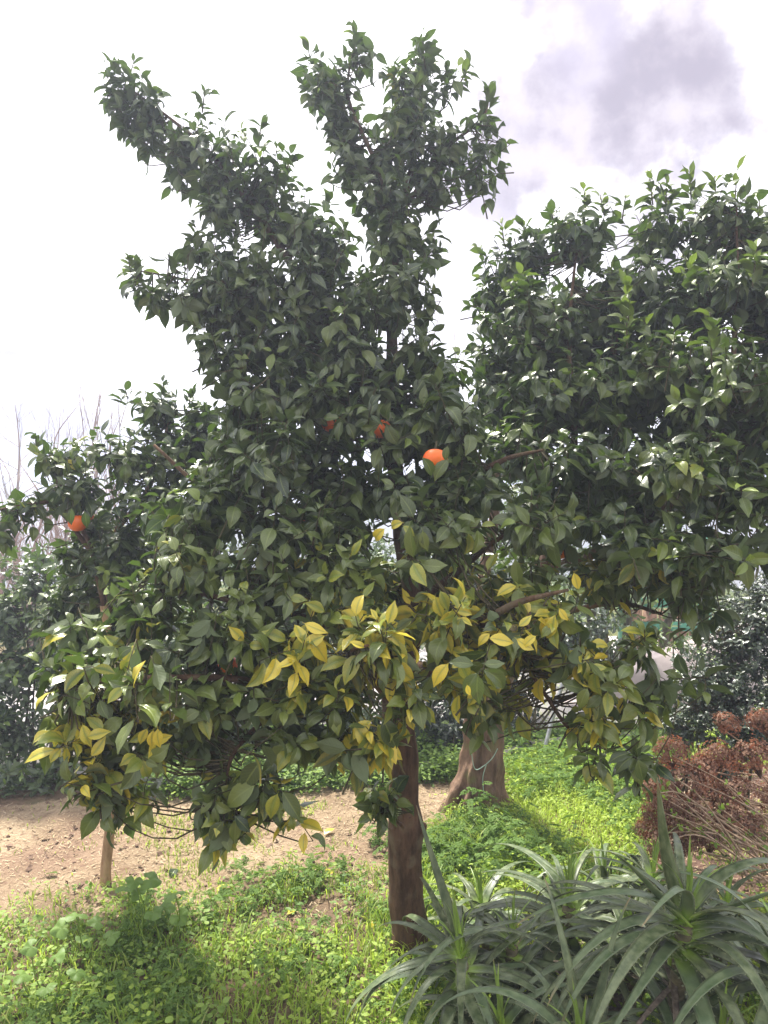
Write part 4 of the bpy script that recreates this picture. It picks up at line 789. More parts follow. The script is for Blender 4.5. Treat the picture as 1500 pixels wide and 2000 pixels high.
# ------------------------------------------------------------------ kerb, wall, fence, pole, pipe
dense = np.stack([np.interp(np.linspace(0, 1, 400), np.linspace(0, 1, len(KX)), KX), np.interp(np.linspace(0, 1, 400), np.linspace(0, 1, len(KX)), KY)], -1)
sl = np.concatenate([[0], np.cumsum(np.linalg.norm(np.diff(dense, axis=0), axis=1))])
kr = thing('garden_kerb', 'low weathered stone kerb edging the sandy ground below the hedge', 'kerb', (0, 4.3, 0))
q = float(np.interp(P(190, 1000, 4.0)[0], dense[:, 0], sl))
while q < sl[-1] - .6:
    ln = .48 + rng.uniform(0, .06); m_ = q + ln / 2; x = np.interp(m_, sl, dense[:, 0]); y = np.interp(m_, sl, dense[:, 1]); x2 = np.interp(m_ + .05, sl, dense[:, 0]); y2 = np.interp(m_ + .05, sl, dense[:, 1])
    A = Acc(); r_ = math.atan2(y2 - y, x2 - x); c_ = (x, y, float(ground_z(x, y)) + .0 + rng.normal(0, .003))
    hl, ht, hh = ln - .012, .07, .10
    prof = np.array([[-ht/2, -.06], [-ht/2, hh*.42], [-ht/2 + .01, hh*.5], [ht/2 - .01, hh*.5], [ht/2, hh*.42], [ht/2, -.06]])
    V = np.array([[xx, a_, b_] for xx in (-hl/2, hl/2) for a_, b_ in prof]) + rng.normal(0, .0015, (12, 3)); cr, sr = math.cos(r_), math.sin(r_)
    V = V @ np.array([[cr, sr, 0], [-sr, cr, 0], [0, 0, 1]]) + np.array(c_)
    f_ = [[k_, k_ + 1, k_ + 7, k_ + 6] for k_ in range(5)] + [[0, 1, 2, 3], [0, 3, 4, 5], [6, 9, 8, 7], [6, 11, 10, 9]]
    A.add(V, f_); link('kerb_stone', A.mesh('kerb_stone', MAT_KERB, (0, 4.3, 0), smooth=False), kr); q += ln
# sloping pale concrete wall
A = Acc(); w0, w1 = P(1000, 1400, 5.6), P(1480, 1400, 5.2); zt0, zt1 = P(1040, 1372, 5.6)[2], P(1320, 1262, 5.3)[2]
Vw = []
for f_, zt in ((0, zt0 - .02), (.33, zt0 + .02), (.6, zt1 - .1), (1, zt1 + .15)):
    p = w0 + (w1 - w0) * f_
    for dy in (0, .18): Vw += [[p[0], p[1] + dy, -.1], [p[0], p[1] + dy, zt]]
Fw = []
for k_ in range(3):
    a0 = k_ * 4; Fw += [[a0, a0 + 4, a0 + 5, a0 + 1], [a0 + 1, a0 + 5, a0 + 7, a0 + 3], [a0 + 3, a0 + 7, a0 + 6, a0 + 2]]
Fw += [[0, 1, 3, 2], [12, 14, 15, 13]]
A.add(np.array(Vw), Fw); link('garden_wall', A.mesh('garden_wall', MAT_CONC, smooth=False), None, None, 'pale pinkish concrete wall stepping up behind the grass and the dark shrub', 'wall')
fb = P(1300, 1200, 7.5); fr_ = thing('board_fence', 'green topped fence of brown boards glimpsed above the pale wall', 'fence', (fb[0], fb[1], 0))
for k_ in range(5):
    A = Acc(); z1 = P(1300, 1190, 7.5)[2]; x = -0.31 + k_ * .155; box(A, (x, 0, z1 / 2), (.142, .025, z1), jit=.003); link('board', A.mesh('board', MAT_BOARD, smooth=False), fr_)
for z_, h_ in ((P(1300, 1175, 7.5)[2], .10), (P(1300, 1222, 7.5)[2], .09)):
    A = Acc(); box(A, (0, -.035, z_), (.8, .04, h_)); link('rail', A.mesh('rail', MAT_GREENP, smooth=False), fr_)
for x in (-.42, .42):
    A = Acc(); box(A, (x, .02, .6), (.07, .07, 1.3)); link('post', A.mesh('post', MAT_GREENP, smooth=False), fr_)
A = Acc(); tube(A, spline([P(1064, 1462, 4.45), P(1080, 1400, 4.5), P(1103, 1320, 4.55)], 10), .013, 12); link('pole', A.mesh('pole', MAT_METAL), None, None, 'thin galvanised steel pole leaning over the grass behind the orange branches', 'pole')
A = Acc(); s = spline([P(190, 1570, 3.95), P(250, 1556, 4.0), P(330, 1542, 4.12)], 14); s[:, 2] = ground_z(s[:, 0], s[:, 1]) + .03; tube(A, s, .016, 10); link('pipe', A.mesh('pipe', MAT_PIPE), None, None, 'short black pipe lying along the kerb behind the thin pale trunk', 'pipe')

# ------------------------------------------------------------------ aloes
def aloe_leaf(th0, bend, seed, dry=False, n=18, W=.0215, side=0.0, yg=0.0):
    r = np.random.default_rng(seed); t_ = np.linspace(0, 1, n); th = th0 + bend * t_ ** 1.25 + .12 * np.sin(t_ * 5 + seed)
    yy = np.concatenate([[0], np.cumsum(np.sin(th[1:]) / (n - 1))]); zz = np.concatenate([[0], np.cumsum(np.cos(th[1:]) / (n - 1))])
    xx = side * t_ ** 2 + .02 * np.sin(t_ * 4 + seed)
    wv = W / .45 * (1 - t_) ** .8 * (1 - .25 * (t_ < .08)) + .0012; ch = .55 * (1 - .5 * t_)
    cen = np.stack([xx, yy, zz], -1); T = unit(np.gradient(cen, axis=0)); Xv = np.tile([1.0, 0, 0], (n, 1)); Xv = unit(Xv - (Xv * T).sum(-1, keepdims=True) * T)
    tw = side * 1.2 * t_ + .25 * np.sin(seed * 2.1) * t_; Nn = np.cross(Xv, T)           # upper side towards the centre
    Xr = Xv * np.cos(tw)[:, None] + Nn * np.sin(tw)[:, None]; Nr = -Xv * np.sin(tw)[:, None] + Nn * np.cos(tw)[:, None]
    cols = [(-1, 0), (-.55, -.28), (0, -.42), (.55, -.28), (1, 0), (.6, -.62), (0, -.88), (-.6, -.62)]
    V = []; U = []
    for k_ in range(n):
        tk = .55 * (1 - .4 * t_[k_])
        for u, h in cols: V.append(cen[k_] + Xr[k_] * u * wv[k_] + Nr[k_] * ((h + .42) * wv[k_] * ch[k_] if h > -.5 else (h + .42) * wv[k_] * tk)); U.append([u, t_[k_], 0])
    Fq = [[a_ * 8 + b_, a_ * 8 + (b_ + 1) % 8, (a_ + 1) * 8 + (b_ + 1) % 8, (a_ + 1) * 8 + b_] for a_ in range(n - 1) for b_ in range(8)]
    A = Acc(); A.add(np.array(V), Fq, (yg, .5, 0), U=np.array(U))
    if not dry:
        for s_ in (-1, 1):
            for q in np.arange(.06, .93, .042):
                k_ = q * (n - 1); i0 = int(k_); f_ = k_ - i0; c_ = cen[i0] * (1 - f_) + cen[i0 + 1] * f_; w_ = wv[i0] * (1 - f_) + wv[i0 + 1] * f_
                e = c_ + Xr[i0] * s_ * w_; h = .0115 * (1.15 - q); b_ = T[i0] * h * .55
                A.add([e - b_, e + b_, e + Nr[i0] * -h * .4, e + Xr[i0] * s_ * h * 1.15 + T[i0] * h * .5], [[0, 1, 3], [1, 2, 3], [2, 0, 3]], U=np.tile([s_, q, 0], (4, 1)))
    return A.mesh('aloe_leaf', MAT_ALOEDRY if dry else MAT_ALOE)
AV = [aloe_leaf(R(a_), R(b_), s_, side=sd_) for s_, (a_, b_, sd_) in enumerate([(4, 14, 0), (10, 25, .05), (18, 45, -.05), (28, 85, .12), (36, 105, -.14), (45, 85, .16), (50, 115, 0.05), (58, 85, -.18), (66, 100, .12), (75, 90, -.12), (88, 80, .16), (34, 140, .05)])]
AY = [aloe_leaf(R(a_), R(b_), s_ + 70, yg=1.0, side=sd_) for s_, (a_, b_, sd_) in enumerate([(3, 10, 0), (9, 22, .04), (16, 30, -.04), (24, 45, .05)])]
AV.append(aloe_leaf(R(8), R(8), 99, W=.030)); AD = [aloe_leaf(R(a_), R(b_), s_ + 40, True, W=.012, side=sd_) for s_, (a_, b_, sd_) in enumerate([(95, 75, .05), (110, 60, -.08), (80, 100, .1)])]
def aloe(label, px, py, Y_, n=26, ln=.42, lean=(0, 0), seed=0, extra=(), lo=0):
    r = np.random.default_rng(seed + 100); c_ = P(px, py, Y_); n += 13; g_ = float(ground_z(c_[0], c_[1])); root = thing('aloe_plant', label, 'aloe', (c_[0] - lean[0] * .4, c_[1] - lean[1] * .4, g_), 'aloe rosettes'); b = np.array(root.location)
    A = Acc(); s = spline([b + [0, 0, -.03], (b + c_) / 2 + np.array([0, 0, -.02]), c_ + [0, 0, -.01]], 12); tube(A, s, np.linspace(.022, .02, 12), 10, bump=.2); link('stem', A.mesh('stem', MAT_ALOESTEM, b), root)
    ax = unit(np.array([lean[0], lean[1], 1.0])); q0 = Vector((0, 0, 1)).rotation_difference(Vector(ax)).to_matrix()
    def put(me, ph, scl, off, nm='leaf'):
        m = q0 @ Matrix.Rotation(ph, 3, 'Z') @ Matrix.Rotation(r.normal(0, .07), 3, 'X'); o = link(nm, me, root); o.matrix_basis = Matrix.Translation(Vector(c_ - b + ax * off)) @ (m.to_4x4() @ Matrix.Scale(scl, 4)); return o
    for k_ in range(n):
        fr = k_ / (n - 1); vi = min(11, int(np.clip(3.4 + fr * 9 + r.normal(0, 1.2), 3, 11))); scl = ln * (.42 + .68 * min(1, fr * 2.2)) * r.uniform(.8, 1.2)
        if k_ < 7: vi = k_ % 4; scl = ln * r.uniform(.28, .48)
        if k_ == 9 and seed == 99: vi = 1; scl = ln * .85
        put((AY if k_ < 7 else AV)[vi], k_ * 2.4 + r.normal(0, .3), scl, -fr * .16 + .03)
    for k_ in range(10): put(AD[r.integers(0, 3)], r.uniform(0, 6.28), ln * r.uniform(.7, 1.0), -.14 - r.uniform(0, .12), 'dry_leaf')
    for (vi, ph, scl) in extra: put(AV[vi], ph, scl, 0)
    return root
A_BIG = aloe('largest aloe rosette with one long blade reaching up to the hanging branch', 1338, 1800, 1.92, 30, .46, (.1, -.1), 1, ((5, 1.9, .5), (4, -1.4, .5), (4, 3.6, .5), (3, 2.6, .42)), 1)
def blade_facing(root, me, c_, lean_, ph, scl):
    b = np.array(root.location); o = link('leaf', me, root)
    o.matrix_basis = Matrix.Translation(Vector(c_ - b)) @ (Matrix.Rotation(lean_, 3, 'Y') @ Matrix.Rotation(ph, 3, 'Z')).to_4x4() @ Matrix.Scale(scl, 4)
blade_facing(A_BIG, AV[12], P(1338, 1800, 1.92), R(-19), math.pi + .35, .44)
blade_facing(A_BIG, AV[1], P(1345, 1800, 1.92), R(-34), math.pi - .5, .36)
blade_facing(A_BIG, AV[1], P(1350, 1800, 1.92), R(52), math.pi + .3, .30)
aloe('aloe rosette nearest the bare brown trunk, leaves arching over the grass', 900, 1868, 2.1, 24, .40, (-.15, -.1), 2, ((1, .5, .42), (9, 1.6, .5)), 1)
aloe('aloe rosette with a bright green heart between the trunk-side one and the tall stemmed one', 1000, 1845, 2.2, 20, .38, (0, -.1), 3, ((4, 2.0, .45),), 1)
aloe('tall stemmed aloe rosette in the middle of the clump with a ringed stem showing', 1112, 1765, 2.3, 24, .42, (0, -.05), 4, ((7, .3, .5),), 1)
aloe('small far aloe rosette against the bright grass', 940, 1770, 2.55, 18, .34, (-.1, 0), 5, (), 1)
aloe('far aloe rosette beside the dried hydrangea heads', 1275, 1712, 2.5, 22, .38, (.1, .1), 6, (), 1)
aloe('low aloe rosette fanning its toothed leaves up from the bottom edge', 1135, 2060, 1.75, 22, .40, (0, -.1), 7, ((2, .2, .40), (1, -.9, .38), (3, 2.6, .42), (4, 1.2, .45), (4, 3.6, .45)), 0)
aloe('aloe rosette cut by the frame edge beside the largest one', 1530, 1880, 1.85, 24, .42, (.1, 0), 8, (), 1)
aloe('aloe rosette in the bottom corner below the largest one', 1400, 2060, 1.75, 22, .38, (.1, -.1), 9, (), 2)
aloe('drooping aloe rosette hidden in the shade under the trunk-side one', 980, 2010, 1.95, 20, .36, (-.1, -.1), 10, (), 3)
aloe('shaded aloe rosette between the middle and the largest rosettes', 1230, 1850, 2.15, 22, .42, (0, 0), 11, (), 3)
aloe('dark thin-leaved aloe rosette at the back of the clump', 1180, 1730, 2.6, 20, .36, (0, 0), 12, (), 1)
aloe('back aloe rosette beside the canes of the hydrangea', 1420, 1760, 2.5, 20, .36, (.1, .1), 13, (), 2)

# ------------------------------------------------------------------ dried hydrangea
hb = np.array([P(1480, 1000, 3.0)[0], 3.0, 0.0]); hy = thing('hydrangea_bush', 'leafless hydrangea with rusty dried flower heads, tan canes and first green buds', 'shrub', hb)
def flower_head(seed, n=330):
    r = np.random.default_rng(seed); A = Acc(); u = unit(r.normal(size=(n, 3))); u[:, 2] = np.abs(u[:, 2]) * 1.0 - .25; u = unit(u); rad = r.uniform(.6, 1.1, n) * (1 + .18 * np.sin(u[:, 0] * 5 + seed) * np.sin(u[:, 1] * 5))
    for k_ in range(n):
        c_ = u[k_] * rad[k_] * np.array([1, 1, .8]); e1 = unit(np.cross(u[k_], r.normal(size=3))); e2 = np.cross(u[k_], e1); s_ = r.uniform(.07, .14)
        e1 = e1 * s_; e2 = e2 * s_; cu = u[k_] * s_ * .45
        A.add([c_, c_ + e1 + cu, c_ + (e1 + e2) * .75, c_ + e2 + cu, c_ - e1 + cu * .5, c_ - (e1 + e2) * .75, c_ - e2 + cu * .7], [[0, 1, 2], [0, 2, 3], [0, 4, 5], [0, 5, 6]], (0, float(np.clip(r.normal(.45, .28), 0, 1)), 0))
    for k_ in range(24): tube(A, [[0, 0, -1.0], u[k_ * 7] * .4 + [0, 0, -.2], u[k_ * 7] * .85], [.03, .02, .012], 3, (0, .3, 0), cap=False)
    return A.mesh('flower_head', MAT_PETAL, smooth=False)
FH = [flower_head(k_) for k_ in range(4)]
heads = [(1345, 1535, 2.95, 62), (1310, 1470, 3.0, 38), (1290, 1590, 2.95, 42), (1420, 1415, 3.1, 28), (1490, 1410, 3.05, 36), (1405, 1480, 3.05, 40), (1470, 1480, 3.0, 48), (1420, 1600, 2.9, 45), (1300, 1650, 2.85, 50), (1340, 1640, 2.8, 36), (1280, 1540, 3.05, 34), (1360, 1590, 2.85, 30), (1510, 1560, 3.0, 40), (1260, 1620, 3.0, 26), (1390, 1545, 3.0, 34), (1330, 1610, 2.82, 34), (1385, 1640, 2.8, 34), (1440, 1545, 2.95, 38), (1460, 1615, 2.88, 34), (1285, 1565, 2.9, 30), (1375, 1500, 3.0, 34), (1325, 1580, 2.85, 30)]
for q, (x, y, Y_, r_) in enumerate(heads):
    c_ = P(x, y, Y_); o = link('flower_head', FH[q % 4], hy); rr = r_ / F * Y_ * .92
    ax = unit(np.array([rng.normal(-.3, .3), rng.normal(-.3, .3), 1.0])); o.matrix_basis = Matrix.Translation(Vector(c_ - hb)) @ (Vector((0, 0, 1)).rotation_difference(Vector(ax)).to_matrix() @ Matrix.Rotation(q * 1.3, 3, 'Z')).to_4x4() @ Matrix.Scale(rr, 4)
    A = Acc(); ft = hb + np.array([rng.normal(.25, .12), rng.normal(0, .1), .0]); mid = (c_ + ft) / 2 + np.array([.05, 0, .10]); s = spline([ft, mid, c_ - ax * rr * .6], 12); tube(A, s, np.linspace(.0055, .0028, 12), 6, bump=.1); link('cane', A.mesh('cane', MAT_TWIG_TAN, hb), hy)
bud = []
for q in range(60):
    x0, y0 = rng.uniform(1440, 1640), rng.uniform(1640, 1740); x1 = x0 - rng.uniform(60, 260); y1 = y0 - rng.uniform(-5, 190); Ya = rng.uniform(2.6, 3.1)
    p0 = P(x0, y0, Ya); p1 = P(max(x1, 1290), y1, Ya + rng.normal(0, .12)); p0[2] = max(p0[2], .02); p1[2] = max(p1[2], .03); mid = (p0 + p1) / 2 + rng.normal(0, .03, 3) + [0, 0, .02]; s = spline([p0, mid, p1], 10)
    A = Acc(); tube(A, s, np.linspace(.0042, .002, 10), 5, bump=.1); link('cane', A.mesh('cane', MAT_TWIG_TAN, hb), hy); bud += [s[k_] for k_ in (3, 5, 7, 9) if rng.random() < .75]
LV = Leaves(); bud = np.array(bud)
for b_ in bud:
    n = rng.integers(2, 5); a_ = unit(rng.normal(0, .7, (n, 3)) + [0, 0, .7]); LV.add(np.tile(b_, (n, 1)), leaf_frames(None, a_, rng.normal(0, .4, (n, 3)) + [0, -.4, .6]), rng.uniform(.011, .027, n), np.stack([np.zeros(n), rng.uniform(.2, 1, n), rng.uniform(.1, .7, n)], -1), rng.integers(0, 3, n))
emit_leaves(hy, hb, LV, 'small', MAT_SOFT, 160, 'bud_leaves', 6)

# ------------------------------------------------------------------ mallow plants in the weeds
def lobed_leaf(seed):
    r = np.random.default_rng(seed); n = 22; an = np.linspace(-2.75, 2.75, n); rad = .5 * (1 + .13 * np.cos(an * 2.3 * 1.6) + r.normal(0, .02, n)); rad[[0, -1]] *= .6
    V = [[0, 0, 0]]; U = [[0, 0, 0]]
    for f_ in (.55, 1):
        for k_ in range(n): V.append([math.sin(an[k_]) * rad[k_] * f_, math.cos(an[k_]) * rad[k_] * f_, (.10 * f_ + .05 * math.cos(an[k_] * 5) * f_ - .16 * f_ ** 3)]); U.append([1 * f_, .1, 0])
    Fc = [[0, k_ + 2, k_ + 1] for k_ in range(n - 1)]
    for k_ in range(n - 1): a_ = 1 + k_; b_ = 1 + n + k_; Fc += [[a_, a_ + 1, b_ + 1], [a_, b_ + 1, b_]]
    return mk_mesh('mallow_leaf', V, Fc, np.tile([0, .35 + .4 * r.random(), .0], (len(V), 1)), U, True, MAT_SOFT)
ML = [lobed_leaf(k_) for k_ in range(4)]
def mallow(label, leaves, gx_, Y_):
    b = np.array([P(gx_, 1000, Y_)[0], Y_, 0.]); b[2] = float(ground_z(b[0], b[1])); root = thing('mallow_plant', label, 'plant', b, 'mallow plants')
    for q, (x, y, s_) in enumerate(leaves):
        c_ = P(x, y, Y_ + rng.normal(0, .04)); o = link('leaf', ML[q % 4], root); n_ax = unit(np.array([rng.normal(0, .3), rng.normal(-.25, .3), 1.0]))
        o.matrix_basis = Matrix.Translation(Vector(c_ - b)) @ (Vector((0, 0, 1)).rotation_difference(Vector(n_ax)).to_matrix() @ Matrix.Rotation(rng.uniform(0, 6.28), 3, 'Z')).to_4x4() @ Matrix.Scale(s_ / F * Y_ * .9, 4)
        A = Acc(); tube(A, spline([b + rng.normal(0, .015, 3) * [1, 1, 0], (b + c_) / 2 + rng.normal(0, .012, 3), c_], 8), [.0022] * 8, 5, (0, .6, .3)); link('stalk', A.mesh('stalk', MAT_SOFT, b), root)
mallow('tallest mallow, round leaves held above the weeds in front of the thin pale trunk', [(248, 1732, 52), (292, 1718, 50), (270, 1745, 34), (262, 1720, 36)], 270, 2.62)
mallow('mallow with one broad round leaf raised beside the tallest one', [(342, 1748, 52), (322, 1775, 44), (350, 1790, 40), (300, 1782, 40)], 330, 2.6)
mallow('mallow hugging the soil at the border of the sandy patch', [(150, 1790, 44), (190, 1800, 40), (120, 1812, 44), (170, 1835, 48), (215, 1830, 40)], 165, 2.5)
mallow('mallow among the low weeds in the bottom corner', [(60, 1850, 40), (110, 1870, 44), (40, 1905, 48), (150, 1900, 40), (90, 1930, 44)], 90, 2.3)

# ------------------------------------------------------------------ grass, weeds, litter
def scatter(n, x0, x1, y0, y1): return rng.uniform(x0, x1, n), rng.uniform(y0, y1, n)
def blades(name, pts, h, wv, dry, bright, label=None):
    n = len(pts); z0 = ground_z(pts[:, 0], pts[:, 1]) - .004; an = rng.uniform(0, 6.28, n); lean = rng.uniform(.15, .9, n) * h; wid = wv * rng.uniform(.7, 1.3, n)
    dx, dy = np.cos(an), np.sin(an); sx, sy = -dy * wid / 2, dx * wid / 2; V = np.zeros((n, 7, 3))
    for k_, (t_, ws) in enumerate(((0, .8), (.4, 1), (.75, .7))):
        bx = pts[:, 0] + dx * lean * t_ ** 2; by = pts[:, 1] + dy * lean * t_ ** 2; bz = z0 + h * (t_ - .22 * t_ ** 2.5)
        V[:, 2 * k_] = np.stack([bx - sx * ws, by - sy * ws, bz], -1); V[:, 2 * k_ + 1] = np.stack([bx + sx * ws, by + sy * ws, bz], -1)
    V[:, 6] = np.stack([pts[:, 0] + dx * lean, pts[:, 1] + dy * lean, z0 + h * .75], -1)
    f = np.array([[0, 1, 3], [0, 3, 2], [2, 3, 5], [2, 5, 4], [4, 5, 6]]); FF = (f[None] + (np.arange(n) * 7)[:, None, None]).reshape(-1, 3)
    c = np.repeat(np.stack([dry, rng.random(n), bright], -1), 7, 0)
    link(name, mk_mesh(name, V.reshape(-1, 3), FF, c, None, True, MAT_GRASS), kind='stuff')
def dens_fields(x, y):
    px, py, lower, right, hyd, kerb, back, nz, nf = zones(x, y)
    right = right * (1 - hyd) * (~back | (px > 950))
    bare = sstep(.55, .7, vnoise(x * 4 + 60, y * 4 + 11, 2)) * sstep(560, 700, px) * sstep(1780, 1840, py) * (px < 800)
    bare2 = sstep(.52, .66, vnoise(x * 6 + 3, y * 6 + 31, 2)) * sstep(400, 500, px) * (px < 790) * (1 - sstep(1780, 1850, py))
    lower = lower * (1 - .85 * bare) * (1 - .75 * bare2)
    sparse = sstep(.52, .68, vnoise(x * 5 + 77, y * 5 + 12, 2)) * .55 * sstep(100, 400, px) + .012
    hyd = hyd * .08
    lush = np.exp(-((px - 920) / 95) ** 2 - ((py - 1665) / 45) ** 2)
    return px, py, np.clip(lower, 0, 1), np.clip(right, 0, 1), kerb * (~back), sparse, lush, back, hyd
# grass
x, y = scatter(260000, -3.6, 3.6, 1.5, 6.4)
px, py, lower, right, kerb, sparse, lush, back, hyd = dens_fields(x, y)
cl = sstep(.35, .7, vnoise(x * 9 + 2, y * 9 + 8, 2))
pr = np.maximum.reduce([lower * (.25 + .4 * cl), right * .95, kerb * .6 * cl, sparse * (~back) * (y > 1.6), hyd])
offv = (y < 1.9) | (py > 2150); pr = pr * np.where(offv, .35, 1); pr = pr * np.where(y > 4.9, .4, 1)
k_ = rng.random(len(x)) < pr; pts = np.stack([x, y], -1)[k_]
hh = (.035 + .05 * lower[k_] + .035 * right[k_] + .06 * lush[k_]) * rng.uniform(.5, 1.3, k_.sum()); br = np.clip(right[k_] * .75 * (1 - lush[k_]) + .25 * vnoise(pts[:, 0] * 3, pts[:, 1] * 3) + rng.normal(0, .15, k_.sum()), 0, 1)
dr_ = np.clip(rng.normal(.05, .15, k_.sum()) + .5 * (rng.random(k_.sum()) < .06), 0, 1)
blades('grass', pts, hh, .0042, dr_, br); print('grass', len(pts))
# small-leaved weeds (chickweed, clover): leaflets on short stems
def weeds(name, n0, fld, tname, size, hmin, hmax, c_fn, per=6, spreadr=.03, box_=(-3.2, 3.2, 1.6, 5.2), stem=True):
    x, y = scatter(n0, *box_); fl = fld(x, y); k_ = rng.random(n0) < fl; x, y, fl = x[k_], y[k_], fl[k_]; n = len(x); hs = rng.uniform(hmin, hmax, n) * (.45 + .8 * vnoise(x * 5 + 9, y * 5, 2))
    z = ground_z(x, y); N_ = n * per; idx = np.repeat(np.arange(n), per); tt = np.tile((np.arange(per) + 1) / per, n)
    o = np.stack([x[idx] + rng.normal(0, spreadr, N_) * tt, y[idx] + rng.normal(0, spreadr, N_) * tt, z[idx] + hs[idx] * tt], -1)
    a_ = rng.normal(0, 1, (N_, 3)); a_[:, 2] = rng.uniform(-.2, .5, N_); nr = rng.normal(0, .35, (N_, 3)) + [0, 0, 1.0]
    c = c_fn(o, idx, N_); LVw = Leaves(); LVw.add(o, leaf_frames(o, a_, nr, .1), size * rng.uniform(.6, 1.35, N_), c, rng.integers(0, 3, N_))
    o_, M_, s_, c_, v_ = LVw.cat(); A = Acc()
    for vi, (V, Fc, U) in enumerate(TPL[tname]):
        sel = v_ == vi; m_ = sel.sum(); W = np.einsum('nij,vj->nvi', M_[sel], V) * s_[sel][:, None, None] + o_[sel][:, None]
        A.add(W.reshape(-1, 3), (Fc[None] + (np.arange(m_) * len(V))[:, None, None]).reshape(-1, 3), np.repeat(c_[sel], len(V), 0), np.tile(U, (m_, 1)))
    link(name, mk_mesh(name, np.concatenate(A.V), np.concatenate(A.F)[:, :3], np.concatenate(A.C), np.concatenate(A.U), True, MAT_SOFT), kind='stuff'); print(name, N_)
fl_lower = lambda x, y: (lambda d: np.maximum.reduce([d[2], d[4] * .5]) * (d[0] > -700) * (d[1] < 2300))(dens_fields(x, y))
def col_a(o, idx, N_): r_ = np.random.default_rng(3).random(idx.max() + 1)[idx]; return np.stack([np.zeros(N_), np.clip(r_ + rng.normal(0, .15, N_), 0, 1), np.clip(vnoise(o[:, 0] * 4, o[:, 1] * 4) * .9 - .05 + rng.normal(0, .12, N_), 0, 1)], -1)
def col_b(o, idx, N_): return np.stack([np.zeros(N_), rng.uniform(.3, 1, N_), np.clip(rng.normal(.8, .25, N_), 0, 1)], -1)
weeds('weeds', 11000, lambda x, y: fl_lower(x, y) * .9, 'small', .021, .03, .11, col_a, per=7, spreadr=.028)
weeds('feathery_weeds', 15000, lambda x, y: fl_lower(x, y) * sstep(.35, .6, vnoise(x * 2.5 + 17, y * 2.5 + 21, 2)), 'pinnate', .042, .03, .12, col_a, per=6, spreadr=.03)
weeds('clover', 6000, lambda x, y: fl_lower(x, y) * sstep(.4, .6, vnoise(x * 3 + 7, y * 3 + 1, 2)), 'round', .0125, .03, .11, col_a, per=4, spreadr=.03)
def fl_corner(x, y):
    d = dens_fields(x, y); return d[2] * sstep(520, 350, d[0]) * sstep(-200, 0, d[0] + 300) * sstep(1780, 1850, d[1])
weeds('broad_weeds', 2600, fl_corner, 'round', .019, .05, .13, col_a, per=5, spreadr=.05)
fl_right = lambda x, y: (lambda d: d[3] * (~d[7]) * (1 - .0 * d[8]))(dens_fields(x, y))
weeds('meadow_weeds', 26000, lambda x, y: fl_right(x, y) * .75, 'small', .018, .03, .12, col_b, per=6, spreadr=.03)
weeds('meadow_herbs', 14000, lambda x, y: fl_right(x, y) * sstep(.4, .6, vnoise(x * 2.5 + 3, y * 2.5 + 41, 2)), 'pinnate', .045, .04, .15, col_b, per=5, spreadr=.03)
weeds('tall_weeds', 16000, lambda x, y: np.clip(dens_fields(x, y)[6] * 1.2, 0, 1), 'pinnate', .055, .06, .17, lambda o, i, n: np.stack([np.zeros(n), rng.uniform(0, .7, n), np.clip(rng.normal(.1, .15, n), 0, 1)], -1), per=10, spreadr=.03)
fl_k = lambda x, y: (lambda d: np.maximum(d[4] * .8, (d[7] & (d[1] > 1435) & (d[0] > 300)) * .7))(dens_fields(x, y))
weeds('kerbside_weeds', 30000, fl_k, 'small', .026, .04, .16, lambda o, i, n: np.stack([np.zeros(n), rng.uniform(0, .8, n), np.clip(rng.normal(.15, .15, n), 0, 1)], -1), per=6, spreadr=.03, box_=(-2.5, 2.2, 3.9, 5.4))
# straw-coloured mowings and chips on the sandy soil
def litter(name, n0, size, mat, asp, fld, lift=.002, up=.25):
    x, y = scatter(n0, -3.2, 2.2, 2.2, 4.4); k_ = rng.random(n0) < fld(x, y); x, y = x[k_], y[k_]; n = len(x); o = np.stack([x, y, ground_z(x, y) + lift + rng.uniform(0, .006, n)], -1)
    a_ = unit(np.stack([rng.normal(size=n), rng.normal(size=n), rng.normal(0, up, n)], -1)); b_ = unit(np.cross(a_, rng.normal(0, .35, (n, 3)) + [0, 0, 1])); s_ = size * rng.uniform(.4, 1.5, n)
    V = np.stack([o - a_ * s_[:, None] - b_ * s_[:, None] * asp, o + a_ * s_[:, None] - b_ * s_[:, None] * asp, o + a_ * s_[:, None] * .9 + b_ * s_[:, None] * asp, o - a_ * s_[:, None] + b_ * s_[:, None] * asp], 1).reshape(-1, 3)
    link(name, mk_mesh(name, V, (np.arange(n) * 4)[:, None] + np.arange(4), None, None, False, mat), kind='stuff'); print(name, n)
fl_d = lambda x, y: (lambda d: (1 - np.maximum(d[2], d[3]) * .9) * (~d[7]) * (.25 + .75 * vnoise(x * 6, y * 6, 2)))(dens_fields(x, y))
litter('mowings', 60000, .0075, MAT_CHIP, .16, fl_d)
litter('dead_leaf_litter', 2600, .013, MAT_CLOD, .5, lambda x, y: fl_d(x, y) * sstep(.45, .65, vnoise(x * 3 + 31, y * 3 + 5, 2)), up=.4)
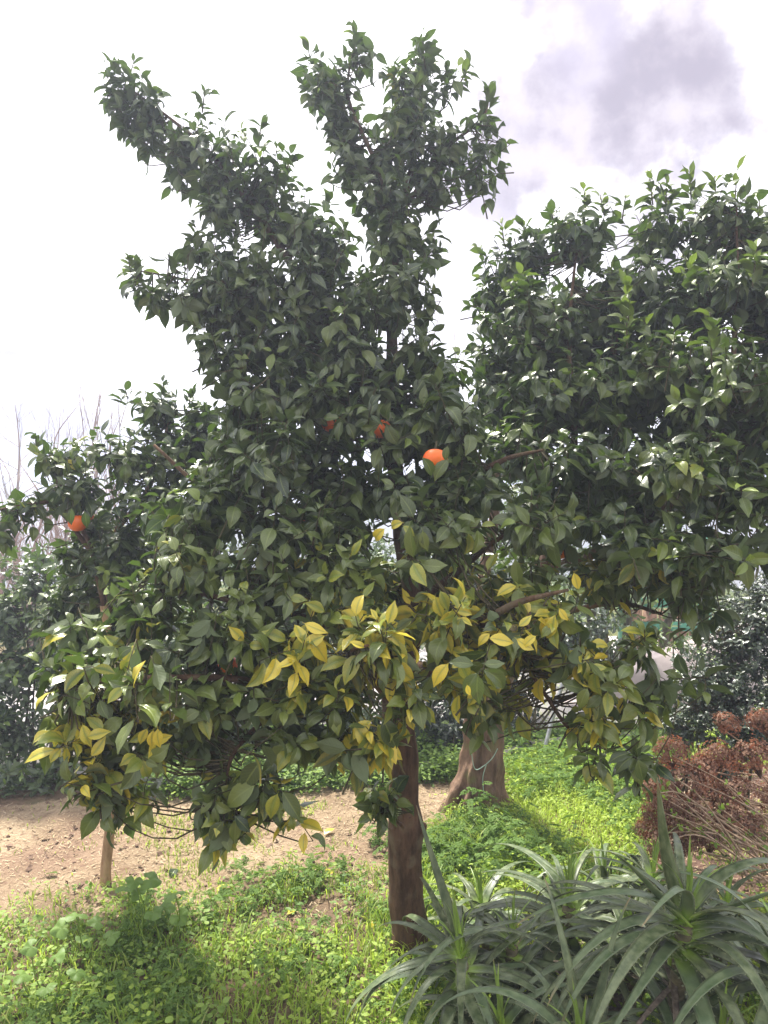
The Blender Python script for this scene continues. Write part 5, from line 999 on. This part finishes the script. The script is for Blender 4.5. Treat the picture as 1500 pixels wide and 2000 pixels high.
# clods: small rough lumps
x, y = scatter(1800, -3, 2, 2.3, 4.3); k_ = rng.random(1800) < fl_d(x, y) * sstep(.45, .65, vnoise(x * 4 + 31, y * 4 + 5, 2)); x, y = x[k_], y[k_]; A = Acc()
ico = unit(np.array([[0, 0, 1], [1, 0, 0], [0, 1, 0], [-1, 0, 0], [0, -1, 0], [0, 0, -1.]])); icf = [[0, 1, 2], [0, 2, 3], [0, 3, 4], [0, 4, 1], [5, 2, 1], [5, 3, 2], [5, 4, 3], [5, 1, 4]]
for a_, b_ in zip(x, y): A.add(ico * rng.uniform(.004, .014) * rng.uniform(.6, 1.3, (6, 3)) * [1, 1, .6] + [a_, b_, float(ground_z(a_, b_)) + .002], icf)
link('clods', A.mesh('clods', MAT_CLOD, smooth=False), kind='stuff')
# fallen orange leaves one can pick out on the soil
FL = [(115, 1710, (0, .2, .5), 'green fallen leaf lying alone on the sandy soil at the far side of the weeds'), (600, 1688, (0, .6, 0), 'greyish fallen leaf on the sandy soil in front of the hanging leaf tip'), (655, 1700, (.75, .3, 0), 'half yellow fallen leaf on the soil short of the bare brown trunk'),
      (745, 1805, (1, .5, 0), 'yellow fallen leaf against the foot of the bare brown trunk'), (700, 1795, (.5, .6, 0), 'mottled fallen leaf in the grass near the foot of the bare brown trunk'), (350, 1700, (0, .1, 0), 'dark green fallen leaf on the sand beyond the round-leaved mallow'),
      (420, 1745, (1, .2, 0), 'yellow fallen leaf between the mallow and the grass patch'), (560, 1790, (.75, .6, 0), 'yellowish fallen leaf caught in the weeds in the open middle'), (880, 1600, (0, .4, 0), 'green fallen leaf on the sand beside the fluted trunk'), (655, 1622, (1, .3, 0), 'yellow fallen leaf in the middle of the bare sandy ground')]
for q, (x, y, cc, lab) in enumerate(FL):
    g_ = G(x, y); a_ = unit(np.array([[rng.normal(), rng.normal(), .05]])); M_ = leaf_frames(None, a_, np.array([[0, 0, 1.0]]), .2)[0] * .075
    o = link('fallen_leaf', variant_mesh('citrus', q % 7, np.array(cc, float), MAT_CITRUS), None, None, lab, 'leaf', 'fallen leaves on the soil')
    m4 = Matrix.Translation((g_[0], g_[1], float(ground_z(g_[0], g_[1])) + .014)); 
    for r_ in range(3):
        for c_ in range(3): m4[r_][c_] = float(M_[r_, c_])
    o.matrix_basis = m4

# ------------------------------------------------------------------ air
if HAZE > 0:
    A = Acc(); box(A, (0, 3, -3.5), (1700, 1700, 24.6)); M = Mat('haze_and_glare'); M.t.nodes.remove(M.b); v_ = M.n('ShaderNodeVolumePrincipled'); v_.inputs['Density'].default_value = HAZE; v_.inputs['Color'].default_value = (.72, .79, 1.0, 1); v_.inputs['Anisotropy'].default_value = .45  # real distance haze; its density and blue tint also imitate lens glare over the crown
    M.l(v_.outputs[0], M.out.inputs['Volume']); link('haze', A.mesh('haze', M.m, smooth=False), kind='stuff')
